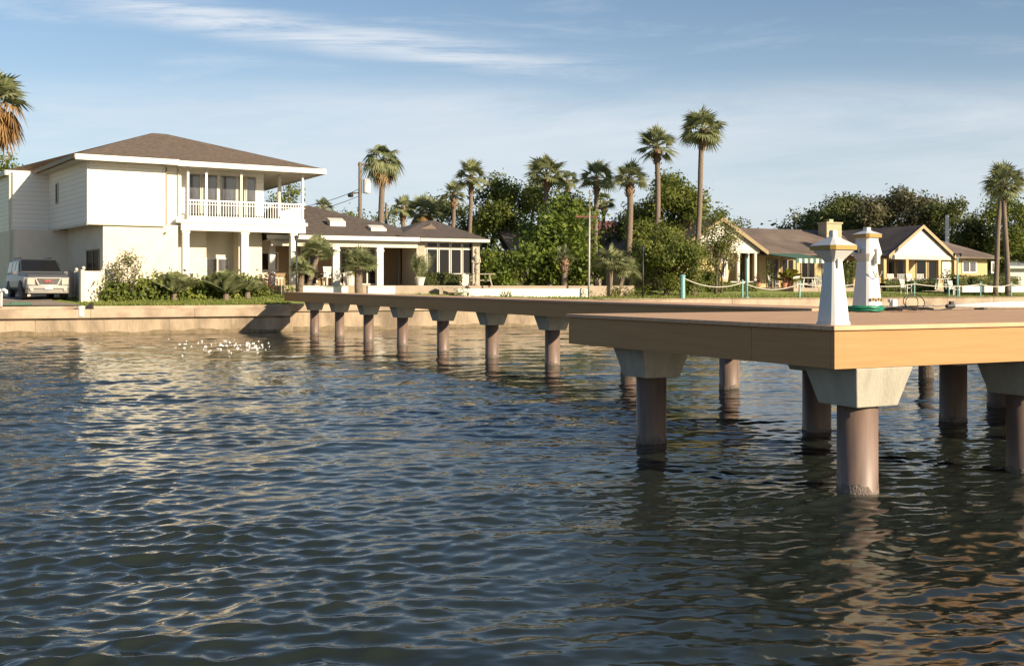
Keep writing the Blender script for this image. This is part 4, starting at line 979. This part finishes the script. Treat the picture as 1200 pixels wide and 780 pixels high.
# --- far woods closing the view
def far_woods():
    bl = []
    for i in range(150):
        px = random.uniform(-150, 1500); d = random.uniform(120, 150)
        bl.append((*P(px, d), Zp(random.uniform(300, 335), d), random.uniform(2, 3)))
    for i in range(46):
        px = random.uniform(560, 900); d = random.uniform(96, 110); bl.append((*P(px, d), Zp(random.uniform(290, 330), d), random.uniform(1.6, 2.4)))
    b = MB(); b.quads(blob_leaves(bl, .7, 1.1)); tag(b.build('far_woods', G3), 'far dark woods closing the view behind the houses', 'woods', kind='stuff')
far_woods()
def lawn_blades():
    n = 26000; s_ = np.where(rng.random(n) < .45, rng.uniform(-8.3, .3, n), rng.uniform(6, 52, n)); q = .85 + 5.5 * rng.random(n) ** 1.4; out = []
    pts = np.array([(*WP(a, b_), 0) for a, b_ in zip(s_, q)]); pts[:, 2] = [ground(x, y) - .01 for x, y, _ in pts]
    h = rng.uniform(.05, .12, n)[:, None]; a = rng.uniform(0, 6.283, n); d = np.stack([np.cos(a), np.sin(a), np.zeros(n)], 1); w = d * .022
    tip = pts + np.array([0, 0, 1]) * h + rng.normal(size=(n, 3)) * .02
    b = MB(); b.quads(np.stack([pts - w, pts + w, tip + w * .2, tip - w * .2], 1)); tag(b.build('grass', GL), 'short green lawn grass behind the seawall', 'grass', kind='stuff')
GL = leaf_mat('grass_blade', [(.11, .145, .025), (.19, .22, .045), (.30, .30, .09)], .35)
lawn_blades()
# --- shrubs by the white house
def gp(px, D): q = P(px, D); return q, GZ(q)
def low_blobs(px0, px1, D0, D1, r0, r1, n, hmax):
    o = []
    for i in range(n):
        f = random.random(); px = px0 + (px1 - px0) * f; D = D0 + (D1 - D0) * f + random.uniform(-.3, .3); q, z = gp(px, D); o.append((*q, z + random.uniform(.1, hmax), random.uniform(r0, r1)))
    return o
bush('shrub_row', 'low strappy green shrubs along the front of the white house', low_blobs(128, 306, 45.6, 48.8, .30, .48, 74, .55), GH, .19, 20)
bush('shrub', 'pale flowering bush against the white house wall, right of the fence panel', px_blobs([(146, 306, 9), (137, 314, 9), (155, 312, 9), (150, 302, 7), (160, 304, 5), (130, 322, 7), (148, 322, 10), (163, 320, 6)], 45.6, .4), GF, .11, 24)
for px, py, D, rp, sd, lab in ((208, 325, 46.8, 24, 31, 'spiky mound-shaped palm shrub below the house corner downpipe'), (268, 318, 47.3, 26, 32, 'taller spiky palm shrub in front of the arcade, centre of the planting'), (293, 331, 48.2, 14, 33, 'small dark palm shrub at the right end of the house planting')):
    x, y = P(px, D); z = GZ((x, y)); t = thing('palm_shrub', (x, y - .45, z), lab, 'shrub')
    b = MB()
    for k in range(4): b.quads(pinnate(Vector((x + random.uniform(-.35, .35), y - .45 + random.uniform(-.2, .2), z + .28)), rp / F * D * 1.30, 15, sd * 3 + k, R(88), R(38), .55, 16, .035))
    b.build('fronds', GP, t); b = MB(); b.tube([(x, y - .45, z - .05), (x, y - .45, z + .5)], [.14, .09], 8); b.build('stem', M['bark'], t)
bush('shrub', 'dark reddish bush beside the arcade column at the end of the lawn', px_blobs([(312, 328, 5), (316, 324, 5), (309, 333, 5), (317, 332, 4)], 50, .2), GR, .12, 14)
bush('shrub', 'green bush at the foot of the leaning fan palms, by the walkway end', px_blobs([(338, 338, 7), (345, 341, 6), (333, 344, 5)], 48.3, .2), GH, .12, 14)
hedge('dark low shrubs clipped under the sunroom windows', P(498, 54.2), P(541, 54.9), .9, 1.98, 2.58, G3, .09, 3500)
hedge('tall ragged hedge between the sunroom and the bright green tree', P(556, 60), P(640, 62.5), 1.6, 1.7, 3.95, GH, .15, 8000)
bush('shrub', 'banana-leaved bushes growing out of the tall ragged hedge', fill_blobs(566, 632, 296, 330, 59.5, 5, 9, 22, .5), G2, .26, 6)
bush('shrub', 'tangled dark bushes under the bright green tree, behind the low wall', fill_blobs(628, 700, 300, 334, 61.5, 6, 10, 26, .8), G1, .18, 9)
bush('grass_tuft', 'small green tuft before the stone seat on the terrace edge', px_blobs([(543, 343, 4), (550, 343, 4.5), (538, 344, 3)], 52, .1), GH, .08, 22, 'plant')
bush('grass_tuft', 'small green tuft at the middle of the long low white wall', px_blobs([(586, 344, 3.5), (593, 344, 4), (598, 345, 3)], 52.5, .1), GH, .08, 22, 'plant')
bush('grass_tuft', 'green tuft at the foot of the flagpole', px_blobs([(684, 343, 4), (690, 344, 4)], 54, .1), GH, .08, 22, 'plant')
bush('shrub', 'ground-hugging shrubs under the squat fan palms', low_blobs(700, 775, 57, 58, .22, .36, 16, .3), G1, .13, 14)
hedge('clipped hedge in front of the cottage window', P(810, 64), P(846, 65), 1.2, 1.6, 2.85, GH, .10, 3500)
hedge('low clipped hedge along the cottage porch', P(838, 65.5), P(888, 67), 1.0, 1.6, 2.15, GH, .10, 3000)
bush('cypress', 'narrow upright dark shrub at the cottage porch corner', px_blobs([(900, 329, 4), (900, 322, 4.5), (900, 315, 4.2), (900, 309, 3.2)], 69, .1), G1, .10, 22)
hedge('clipped hedge below the yellow wall with the white window', P(1120, 70), P(1196, 72), 1.2, 1.6, 2.65, GH, .10, 4500)
hedge('low hedge in front of the ranch house porch', P(1038, 71.5), P(1098, 72.5), .9, 1.7, 2.35, GH, .10, 3500)
bush('shrub', 'yellow-green bush at the right post of the ranch house porch', px_blobs([(1110, 322, 7), (1104, 326, 6), (1116, 327, 6)], 71.5, .2), G2, .13, 12)
bush('shrub', 'dark tall shrub between the two dock lighthouses, against the ranch house', px_blobs([(992, 315, 9), (998, 325, 10), (986, 328, 9), (1003, 312, 7)], 73, .3), G1, .16, 10)
def areca():
    x, y = P(925, 69.5); z = 1.86; t = thing('areca_palm', (x, y, z), 'golden yellow areca palm in a terracotta pot under the green awning', 'potted palm')
    b = MB()
    for k in range(3): b.quads(pinnate(Vector((x + random.uniform(-.15, .15), y, z + .5)), 1.25, 12, 80 + k, R(88), R(15), .8, 16, .03))
    b.build('fronds', GY, t); b = MB(); b.lathe([(.18, 0), (.27, .42), (.29, .45), (.26, .45)], 14, (x, y, z)); b.build('pot', M['terracotta'], t)
areca()
def potted(px, D, label, tall, pr, lm, zb, rr=.5):
    x, y = P(px, D); t = thing('potted_plant', (x, y, zb), label, 'potted plant')
    b = MB(); b.lathe([(pr * .62, 0), (pr * .95, .42 * pr / .25 * .8), (pr * 1.1, .47 * pr / .25 * .8), (pr, .5 * pr / .25 * .8)], 16, (x, y, zb)); b.build('pot', M['pot'], t)
    if lm is GP:
        b = MB(); q, _ = fan_fronds(Vector((x, y, zb + tall * .5)), rr, 16, R(88), R(0), seed=px, leaflets=9); b.quads(q); b.quads(pinnate(Vector((x, y, zb + .4)), tall - .4, 9, px, R(89), R(62), .3, 14, .02)); b.build('fronds', lm, t)
    else:
        b = MB(); b.quads(blob_leaves([(x, y, zb + .75, rr * .6), (x, y, zb + 1.0, rr * .5)], .1, 20)); b.build('foliage', lm, t)
potted(492, 53.5, 'tall slender plant in a white pot at the sunroom corner', 1.9, .28, GP, 1.98, .45)
potted(410, 52.0, 'small plant in a big white pot between the porch columns', .8, .32, GH, 1.95, .3)
for px, lab in ((919, 'terracotta pot with greenery left of the yellow areca palm'), (888, 'terracotta pot with greenery beside the cottage porch post')):
    x, y = P(px, 68.5); t = thing('flower_pot', (x, y, 1.84), lab, 'flower pot'); b = MB(); b.lathe([(.14, 0), (.22, .34), (.24, .38), (.2, .38)], 12, (x, y, 1.84)); b.build('pot', M['terracotta'], t)
    b = MB(); b.quads(blob_leaves([(x, y, 2.42, .24)], .1, 30)); b.build('foliage', GR, t)

# ------------------------------------------------------------------ poles, lamps, rope fence
def utility():
    D = 68; x, y = P(422, D); t = thing('utility_pole', (x, y, 1.8), 'wooden utility pole with a grey transformer beside the shaggy palm', 'utility pole')
    b = MB(); b.tube([(x, y, 1.8), (x, y, Zp(190, D))], [.15, .11], 10); b.build('pole', M['wood_pole'], t, smooth=True)
    b = MB(); b.box((x + .35, y, Zp(193, D)), (1.0, .12, .12)); b.box((x - .3, y, Zp(226, D)), (.5, .08, .08)); b.build('crossarm', M['wood_pole'], t)
    b = MB(); b.lathe([(.02, -.5), (.24, -.46), (.26, -.4), (.26, .4), (.22, .46), (.06, .5)], 14, (x + .42, y, Zp(218, D))); b.build('transformer', M['metal_white'], t)
    b = MB(); b.lathe([(.05, -.12), (.16, -.1), (.2, 0), (.14, .12), (.03, .16)], 10, (x - .62, y, Zp(229, D))); b.tube([(x, y, Zp(226, D)), (x - .6, y, Zp(227, D))], .03, 5); b.build('lamp_head', M['black'], t)
    b = MB()
    for (p1, D1, yy) in ((300, 60, 246), (300, 61, 252)):
        a = Vector((x, y, Zp(221 if yy == 246 else 229, D))); e = Vector((*P(p1, D1), Zp(yy, D1))); b.tube([a.lerp(e, i / 12) - Vector((0, 0, 4 * .4 * (i / 12) * (1 - i / 12))) for i in range(13)], .018, 4)
    b.build('wires', M['black'], t)
    x2, y2 = P(452.5, 74); b = MB(); b.tube([(x2, y2, 1.8), (x2, y2, Zp(238, 74))], [.12, .09], 8); tag(b.build('pole', M['wood_pole']), 'slim wooden pole just right of the shaggy palm trunk', 'pole')
utility()
b = MB(); b.tube([(*P(1110, 92), 4), (*P(1110, 92), Zp(252, 92))], [.22, .16], 8); tag(b.build('chimney_pipe', M['metal_white']), 'thin white vent pipe standing over the ranch house roof in front of the trees', 'pipe')
def flagpole():
    D = 55; x, y = P(690, D); z = GZ((x, y)); t = thing('flagpole', (x, y, z), 'white flagpole with a red crossarm before the low wall', 'flagpole')
    b = MB(); b.tube([(x, y, z), (*P(691, D), Zp(248, D))], [.06, .042], 10); b.build('pole', M['pole_grey'], t, smooth=True)
    b = MB(); b.box((*P(687.5, D), Zp(253.8, D)), (1.15, .07, .09)); b.build('crossarm', M['roof_red'], t)
    b = MB(); b.tube([(*P(691, D), Zp(248, D)), (*P(691, D), Zp(225, D))], [.035, .02], 8); b.lathe([(.01, 0), (.06, .05), (.01, .12)], 8, (*P(691, D), Zp(225, D))); b.build('topmast', M['trim_brown'], t)
flagpole()
def lamp(px, D, ytop, mat_, label, style=0, r=.045, zb=None):
    x, y = P(px, D); z = GZ((x, y)) if zb is None else zb; zt = Zp(ytop, D); t = thing('garden_lamp', (x, y, z), label, 'lamp post')
    b = MB(); b.tube([(x, y, z), (x, y, zt - .22)], [r, r * .9], 8); b.lathe([(r * 2, 0), (r * 1.8, .05), (r * 1.2, .12)], 10, (x, y, z)); b.build('post', M[mat_], t, smooth=True)
    b = MB()
    if style == 0:
        b.lathe([(.05, 0), (.10, .16), (.10, .18)], 8, (x, y, zt - .22)); b.build('lantern', M['glass_pale'], t)
        b = MB(); b.lathe([(.13, 0), (.09, .05), (.02, .09)], 8, (x, y, zt - .04)); b.build('lantern_cap', M['black'], t)
    else:
        b.tube([(x, y, zt - .25), (x - .06, y, zt - .1), (x - .0, y, zt)], .025, 6)
        for q in (-.20, .20): b.tube([(x, y, zt - .12), (x + q * .6, y, zt + .02), (x + q, y, zt - .02)], .02, 5); b.lathe([(.03, -.16), (.08, -.02), (.10, 0), (.02, .07)], 8, (x + q, y, zt - .04))
        b.build('lantern', M['black'], t)
lamp(753.5, 55.5, 289, 'black', 'slim dark garden lamp post left of the dense green tree')
lamp(875.3, 57.5, 298, 'aqua', 'aqua lamp post standing in front of the cottage porch', r=.06)
lamp(1122, 65.2, 297, 'aqua', 'aqua lamp post with black twin lanterns right of the porch gable', 1, .06)
lamp(347.5, 48.8, 277, 'black', 'slim black lamp post in front of the last arcade column')
posts = []
lbl = {800: 'thick pale aqua post at the left end of the rope fence', 870: 'aqua rope-fence post right beside the plain lamp post', 937: 'aqua rope-fence post in front of the green awning', 1005: 'aqua rope-fence post between the two dock lighthouses', 1071.5: 'aqua rope-fence post in front of the porch gable',
       1112: 'thin aqua rope-fence post just left of the twin lantern lamp', 1149: 'aqua rope-fence post before the hedge, right of the twin lantern lamp', 1185: 'aqua rope-fence post by the crossing palm trunks', 1228: 'aqua rope-fence post just outside the right edge'}
for px in lbl:
    q = on_wall(px, 1.45); z = GZ(q); h = {800: 1.2, 870: .95}.get(px, .9 if px != 1112 else .7); r = .13 if px == 800 else (.055 if px < 1000 else .042)
    t = thing('fence_post', (q.x, q.y, z), lbl[px], 'post', 'aqua posts of the rope fence along the right lawn')
    b = MB(); b.tube([(q.x, q.y, z - .1), (q.x, q.y, z + h)], r, 10); b.build('post', M['aqua'], t, smooth=False)
    b = MB(); b.lathe([(r * 1.3, 0), (r * 1.25, .04), (r * .4, .09)], 10, (q.x, q.y, z + h)); b.build('cap', M['aqua'], t); posts.append((q.x, q.y, z + h - .08, px))
b = MB(); pts = []
pr_ = [p for p in posts if p[3] != 1112]
for a, c in zip(pr_[:-1], pr_[1:]):
    for i in range(12): f = i / 12; pts.append((a[0] + (c[0] - a[0]) * f, a[1] + (c[1] - a[1]) * f - .06, a[2] + (c[2] - a[2]) * f - 4 * (.36 if a[3] < 930 else .16) * f * (1 - f)))
b.tube(pts, .028, 6); tag(b.build('rope', M['rope'], smooth=True), 'pale rope sagging from post to post along the right lawn', 'rope')

# ------------------------------------------------------------------ furniture, fence, statue
def chair_proto():
    t = thing('garden_chair', (0, 0, 0), 'white garden chair', 'chair', 'white garden chairs on the terraces')
    ORG[t.name] = (0, 0, 0); m = M['white']
    b = MB(); b.box((0, 0, .42), (.5, .5, .04)); b.build('seat', m, t, bevel=.01)
    b = MB(); b.face([(-.25, .24, .44), (.25, .24, .44), (.24, .38, .98), (-.24, .38, .98)]); 
    b = MB()
    for i in range(5): x = -.2 + .1 * i; b.prism([(x - .035, .22), (x + .035, .22), (x + .035, .245), (x - .035, .245)], .43, .96, [(x - .035, .34), (x + .035, .34), (x + .035, .365), (x - .035, .365)])
    b.box((0, .355, .95), (.5, .03, .08)); b.build('backrest', m, t)
    for x, y, h in ((-.23, -.22, .64), (.23, -.22, .64), (-.23, .24, .64), (.23, .24, .64)): b = MB(); b.box((x, y, h / 2), (.045, .045, h)); b.build('leg', m, t)
    for x in (-.24, .24): b = MB(); b.box((x, .02, .66), (.07, .56, .03)); b.build('armrest', m, t)
    return t
c0 = chair_proto()
spots = [(936, 69, .2, 'white garden chair right of the yellow areca palm, facing the lawn'), (957, 69.5, -.5, 'white garden chair at the table under the awning, near the lighthouse'), (907, 69.5, .9, 'white garden chair between the narrow shrub and the yellow palm'),
         (1046, 74.0, .1, 'white garden chair at the left end of the ranch house porch'), (1056, 73.8, -.3, 'white garden chair second from the left on the ranch house porch'), (1069, 74, .4, 'white garden chair in the middle of the ranch house porch'), (1080, 74, -.1, 'white garden chair right of the porch middle, before the sliding door'),
         (1118, 67.5, .5, 'white garden chair on the lawn beside the twin lantern lamp'), (1062, 68.5, .6, 'white garden chair on the lawn left of the white side table')]
for i, (px, D, rz, lab) in enumerate(spots):
    o = c0 if i == 0 else dup(c0); q = P(px, D); place(o, (q[0], q[1], max(GZ(q), 1.90 if D > 72 else 0)), rz, lab)
def table(px, D, w, d, h, z, m, label, legs=4):
    x, y = P(px, D); t = thing('garden_table', (x, y, z), label, 'table'); b = MB(); b.box((x, y, z + h - .025), (w, d, .05)); b.build('tabletop', M[m], t, bevel=.01)
    for sx in (-1, 1):
        for sy in (-1, 1): b = MB(); b.prism([(x + sx * w * .40 - .03, y + sy * d * .35 - .03), (x + sx * w * .40 + .03, y + sy * d * .35 - .03), (x + sx * w * .40 + .03, y + sy * d * .35 + .03), (x + sx * w * .40 - .03, y + sy * d * .35 + .03)], z, z + h - .05, [(x + sx * w * .3 - .03, y + sy * d * .35 - .03), (x + sx * w * .3 + .03, y + sy * d * .35 - .03), (x + sx * w * .3 + .03, y + sy * d * .35 + .03), (x + sx * w * .3 - .03, y + sy * d * .35 + .03)]); b.build('leg', M[m], t)
    b = MB(); b.box((x, y, z + h * .45), (w * .7, .06, .05)); b.build('stretcher', M[m], t); return t
table(947, 69.4, 1.1, .8, .72, 1.86, 'white', 'white garden table under the green awning between two chairs')
table(1104, 67.6, .9, .6, .7, 1.80, 'white', 'white side table on the lawn left of the twin lantern lamp')
table(563, 53.6, 1.5, .6, .62, 1.99, 'stone', 'grey stone table by the carved figure at the sunroom')
table(372, 55.2, 1.2, .8, .7, 2.0, 'black', 'dark table in the shade of the porch behind the leaning palms')
def porch_chair(px, D, z, rz, lab):
    o = dup(c0); q = P(px, D); place(o, (q[0], q[1], z), rz, lab)
porch_chair(386.5, 54.3, 2.0, .5, 'cream lounge chair on the bungalow porch left of the first column'); porch_chair(405, 55.8, 2.0, -.3, 'white chair deep on the bungalow porch behind the white pot')
p0, p1 = Vector(P(1128, 68)), Vector(P(1200, 71)); d_ = (p1 - p0).normalized(); b = MB(); b.obox(p0, d_, (p1 - p0).length, Vector((-d_.y, d_.x)), .25, 1.6, 2.02)
tag(b.build('edging_wall', M['white'], bevel=.02), 'very low white edging wall on the right lawn, before the clipped hedge', 'edging wall')
def statue():
    x, y = P(558.5, 53.0); z = 1.99; t = thing('garden_statue', (x, y, z), 'carved stone figure on a baluster pedestal in front of the sunroom corner', 'statue')
    b = MB(); b.lathe([(.17, 0), (.17, .08), (.10, .12), (.07, .22), (.11, .4), (.10, .5), (.06, .6), (.12, .68), (.14, .72), (.14, .76)], 14, (x, y, z)); b.build('pedestal', M['stone'], t, smooth=True)
    b = MB(); b.lathe([(.10, .76), (.14, .85), (.10, 1.0), (.13, 1.2), (.18, 1.38), (.16, 1.48), (.06, 1.55), (.055, 1.6), (.11, 1.66), (.12, 1.76), (.08, 1.86), (.01, 1.9)], 14, (x, y, z)); b.tube([(x - .15, y, z + 1.42), (x - .22, y - .08, z + 1.2), (x - .08, y - .15, z + 1.15)], [.05, .04, .035], 7); b.tube([(x + .15, y, z + 1.42), (x + .2, y - .08, z + 1.2), (x + .05, y - .15, z + 1.1)], [.05, .04, .035], 7); b.build('figure', M['stone'], t, smooth=True)
statue()
def stone_seat():
    x, y = P(526, 52.3); z = 1.55; t = thing('garden_bench', (x, y, z), 'low dark stone bench before the sunroom, left of a green tuft', 'bench')
    b = MB(); b.box((x, y, z + .36), (1.0, .4, .09)); b.build('seat', M['stone'], t, bevel=.02)
    for q in (-.38, .38): b = MB(); b.box((x + q, y, z + .16), (.16, .34, .32)); b.build('leg', M['stone'], t)
stone_seat()
def fence_panel():
    A = Vector(P(97.5, 44.6)); B = Vector(P(121, 45.3)); z = GZ(A) - .1; zt = Zp(317.5, 44.8); d = (B - A).normalized(); t = thing('garden_fence', (*A, z), 'sunlit white fence panel at the corner of the house, right of the parked car', 'fence')
    b = MB(); b.obox(A, d, (B - A).length, Vector((-d.y, d.x)), .06, z, zt); b.build('panel', M['stucco'], t)
    for q in (A, B): b = MB(); b.obox(q - d * .08 - Vector((0, .05)), d, .16, Vector((-d.y, d.x)), .16, z, zt + .05); p = b.build('post', M['trim'], t); b = MB(); b.lathe([(.03, 0), (.08, .05), (.08, .10), (.03, .15)], 10, (q.x, q.y + .03, zt + .05)); b.build('post_ball', M['trim'], p, smooth=True)
    C2 = Vector(P(81.5, 49.8)); d = (C2 - A).normalized(); t = thing('garden_fence', (*C2, z), 'shaded white fence panel running back from the corner behind the car', 'fence')
    b = MB(); b.obox(A + d * .2, d, (C2 - A).length - .2, Vector((-d.y, d.x)), .06, z, zt); b.build('panel', M['stucco'], t)
    for px, D in ((81.5, 49.5), (89.6, 46.9)): q = Vector(P(px, D)); b = MB(); b.box((q.x, q.y, (z + zt) / 2), (.14, .14, zt - z + .06)); p = b.build('post', M['trim'], t); b = MB(); b.lathe([(.03, 0), (.08, .05), (.08, .10), (.03, .15)], 10, (q.x, q.y, zt + .03)); b.build('post_ball', M['trim'], p, smooth=True)
fence_panel()
# mooring things on the left seawall
q = on_wall(95, -.02); b = MB(); b.lathe([(.13, -.42), (.13, -.12), (.15, -.10), (.15, 0)], 14, (q.x, q.y, 1.16)); tag(b.build('dock_bumper', M['white']), 'white cylindrical bumper fixed on the seawall below the dark cleat', 'bumper')
q = on_wall(104, .3); t = thing('mooring_cleat', (q.x, q.y, 1.03), 'dark wedge-shaped mooring block on the seawall in front of the lawn', 'mooring block')
b = MB(); b.prism([(q.x - .20, q.y - .1), (q.x + .16, q.y - .1), (q.x + .16, q.y + .12), (q.x - .20, q.y + .12)], 1.03, 1.09, [(q.x - .16, q.y - .1), (q.x + .16, q.y - .1), (q.x + .16, q.y + .12), (q.x - .16, q.y + .12)])
b.prism([(q.x - .14, q.y - .08), (q.x + .15, q.y - .08), (q.x + .15, q.y + .1), (q.x - .14, q.y + .1)], 1.09, [1.1, 1.30, 1.30, 1.1], None); b.build('block', M['rubber'], t, bevel=.02)
def davit():
    D = 40.6; t = thing('davit', (*P(2, D), 1.0), 'curved white pipe davit at the left edge of the seawall', 'davit'); b = MB()
    x, y = P(1, D); z = GZ((x, y)); b.tube([(x, y, z), (x, y, Zp(343, D)), (x + .03, y, Zp(340, D)), (*P(5, D), Zp(339.5, D)), (*P(7.3, D), Zp(341, D)), (*P(7.5, D), Zp(344, D))], .065, 8); b.tube([(*P(-14, D), z), (*P(-14, D), Zp(341, D)), (*P(3, D), Zp(340, D))], .06, 8); b.build('pipe', M['metal_white'], t, smooth=True)
davit()
x, y = P(20, 41.8); b = MB(); z = GZ((x, y)) + .045
b.box((x, y, z + .03), (1.1, .5, .06), .4); b.box((x + .1, y + .05, z + .08), (.7, .35, .05), .5)
tag(b.build('rubber_mat', M['awning'], bevel=.01), 'dark green mats lying on the driveway in front of the car', 'mat')

# ------------------------------------------------------------------ parked car
def car():
    loc = (*P(56, 45.2), 0); h = Vector((.566, -.825)); ang = math.atan2(h.y, h.x)
    c = Vector(P(28, 44)) + Vector((.825, .566)) * .95 - h * 2.42
    z0 = GZ(c) - .02 ; z0 = 1.37
    t = bpy.data.objects.new('parked_car', None); col.objects.link(t); ORG[t.name] = (0, 0, 0)
    tag(t, 'grey sport utility vehicle with silver bumper parked on the driveway by the house', 'car')
    paint = mat('car_paint_grey', (.07, .072, .08), rough=.35, coat=.1, spec=.35); silver = mat('car_bumper_silver', (.17, .155, .135), rough=.4); chrome = mat('chrome', (.28, .265, .24), rough=.3, metal=.2)
    lampm = mat('headlight_glass', (.40, .37, .31), rough=.12, spec=.9); tyre = M['rubber']; redm = mat('red_badge', (.25, .02, .02), rough=.4)
    def loft(sections, name, m, parent=t, bevel=0, smooth=False):
        """sections along x: (x, [(y,z)...] half outline from bottom centre to top centre) mirrored"""
        b = MB(); nn = None
        for x, half in sections:
            full = [(y, z) for y, z in half] + [(-y, z) for y, z in half[::-1]]; nn = len(full)
            for y, z in full: b.v.append((x, y, z))
        for i in range(len(sections) - 1):
            for k in range(nn): b.f.append((i * nn + k, i * nn + (k + 1) % nn, (i + 1) * nn + (k + 1) % nn, (i + 1) * nn + k))
        b.f.append(tuple(range(nn))[::-1]); b.f.append(tuple((len(sections) - 1) * nn + k for k in range(nn)))
        return b.build(name, m, parent, bevel=bevel, smooth=smooth)
    def sec(x, zt, w=.95, zb=.38): return (x, [(w - .10, zb), (w, zb + .12), (w + .0, zb + .42), (w - .04, zt - .08), (w - .12, zt)])
    loft([sec(-2.42, 1.02, .88, .45), sec(-2.30, 1.14, .93, .38), sec(-1.0, 1.17, .95), sec(.70, 1.19, .95), sec(.95, 1.19, .94), sec(1.6, 1.16, .93), sec(2.12, 1.11, .91), sec(2.30, 1.03, .89, .40), sec(2.37, .95, .86, .42)], 'body', paint, bevel=.06)
    def cab(x, w, zb=1.09, zt=1.70): return (x, [(w, zb), (w - .10, zt - .07), (w - .18, zt)])
    loft([(-2.34, [(.86, 1.12), (.85, 1.19), (.80, 1.21)]), (-2.15, [(.87, 1.12), (.76, 1.70), (.68, 1.75)]), (-.2, [(.88, 1.12), (.77, 1.73), (.66, 1.80)]), (.25, [(.88, 1.12), (.77, 1.70), (.66, 1.77)]), (1.05, [(.86, 1.12), (.84, 1.19), (.78, 1.20)])], 'cabin', paint, bevel=.05)
    b = MB(); b.face([(1.0, -.80, 1.215), (1.0, .80, 1.215), (.33, .69, 1.725), (.33, -.69, 1.725)]); b.v = [(x + .02, y, z + .02) for x, y, z in b.v]; b.build('windshield', M['glass'], t)
    for sg in (-1, 1):
        for xa, xb in ((-2.05, -1.15), (-1.05, -.25), (-.17, .72)):
            xt = xb - (.42 if xb > .5 else .02); b = MB(); b.face([(xa, sg * .885, 1.21), (xb, sg * .885, 1.21), (xt, sg * .805, 1.65), (xa + .03, sg * .805, 1.65)]); b.build('side_window', M['glass'], t)
        b = MB(); b.tube([(-1.9, sg * .62, 1.84), (-.0, sg * .62, 1.84)], .022, 6); b.build('roof_rail', M['black'], t)
        b = MB(); b.box((.72, sg * 1.03, 1.16), (.12, .20, .16)); b.build('wing_mirror', paint, t, bevel=.02)
        b = MB(); b.prism([(2.2, sg * .50), (2.44, sg * .53), (2.40, sg * .80), (2.2, sg * .935)], [.66, .62, .64, .70], [.96, .93, .94, .97]); b.build('headlight', lampm, t, bevel=.02)
        b = MB(); b.lathe([(.001, 0), (.07, .0), (.07, .05)], 12, (0, 0, 0)); b.v = [(2.50 - z, sg * .66 + x, .44 + y) for x, y, z in b.v]; b.build('fog_light', lampm, t)
        for x in (-1.45, 1.45):
            b = MB(); b.lathe([(.30, -.11), (.36, -.11), (.37, -.08), (.37, .08), (.36, .11), (.30, .11)], 24, (0, 0, 0)); b.v = [(x + a, sg * .81 + q, .37 + p) for a, p, q in b.v]; w = b.build('wheel', tyre, t)
            b = MB(); b.lathe([(.05, .02), (.10, .06), (.27, .07), (.30, .10)], 18, (0, 0, 0)); b.v = [(x + a, sg * (.81 + q), .37 + p) for a, p, q in b.v]; b.build('rim', silver, w)
            b = MB(); b.lathe([(.38, -.05), (.43, -.05), (.43, .06), (.38, .06)], 24, (0, 0, 0)); b.v = [(x + a, sg * (.93) + q * .5, .40 + p) for a, p, q in b.v if True]
            b.v = [(p[0], p[1], max(p[2], .40)) for p in b.v]; b.build('wheel_arch', M['rubber'], t)
    b = MB(); b.prism([(2.28, -.88), (2.46, -.78), (2.50, 0), (2.46, .78), (2.28, .88)], .46, .61); b.build('bumper', chrome, t, bevel=.03)
    b = MB(); b.prism([(2.26, -.88), (2.43, -.78), (2.46, 0), (2.43, .78), (2.26, .88)], .27, .455); b.build('lower_bumper', silver, t, bevel=.03)
    b = MB(); b.prism([(2.24, -.50), (2.40, -.46), (2.42, 0), (2.40, .46), (2.24, .50)], .62, .92); b.build('grille', M['black'], t)
    b = MB(); 
    b.box((2.42, 0, .925), (.035, 1.06, .045)); b.box((2.43, 0, .63), (.035, .66, .045))
    for q in (-1, 1): b.prism([(2.39, q * .33), (2.44, q * .33), (2.44, q * .40), (2.39, q * .40)], .62, .93, [(2.39, q * .48), (2.44, q * .48), (2.44, q * .54), (2.39, q * .54)])
    b.build('grille_surround', chrome, t)
    cu = bpy.data.curves.new('emblem', 'FONT'); cu.body = 'GMC'; cu.size = .15; cu.extrude = .012; cu.align_x = 'CENTER'; cu.align_y = 'CENTER'; cu.offset = .008
    tmp = bpy.data.objects.new('lettering', cu); me = bpy.data.meshes.new_from_object(tmp); me.name = 'emblem'; bpy.data.objects.remove(tmp)
    e = bpy.data.objects.new('emblem', me); col.objects.link(e); e.parent = t; e.location = (2.45, 0, .79); e.rotation_euler = (R(90), 0, R(90)); me.materials.clear(); me.materials.append(redm)
    b = MB(); b.box((2.51, 0, .50), (.015, .30, .10)); b.build('number_plate', M['metal_white'], t)
    b = MB(); b.box((-1.0, 0, .33), (3.6, 1.5, .2)); b.build('underbody', M['black'], t)
    t.location = (c.x, c.y, z0); t.rotation_euler = (0, 0, ang)
car()
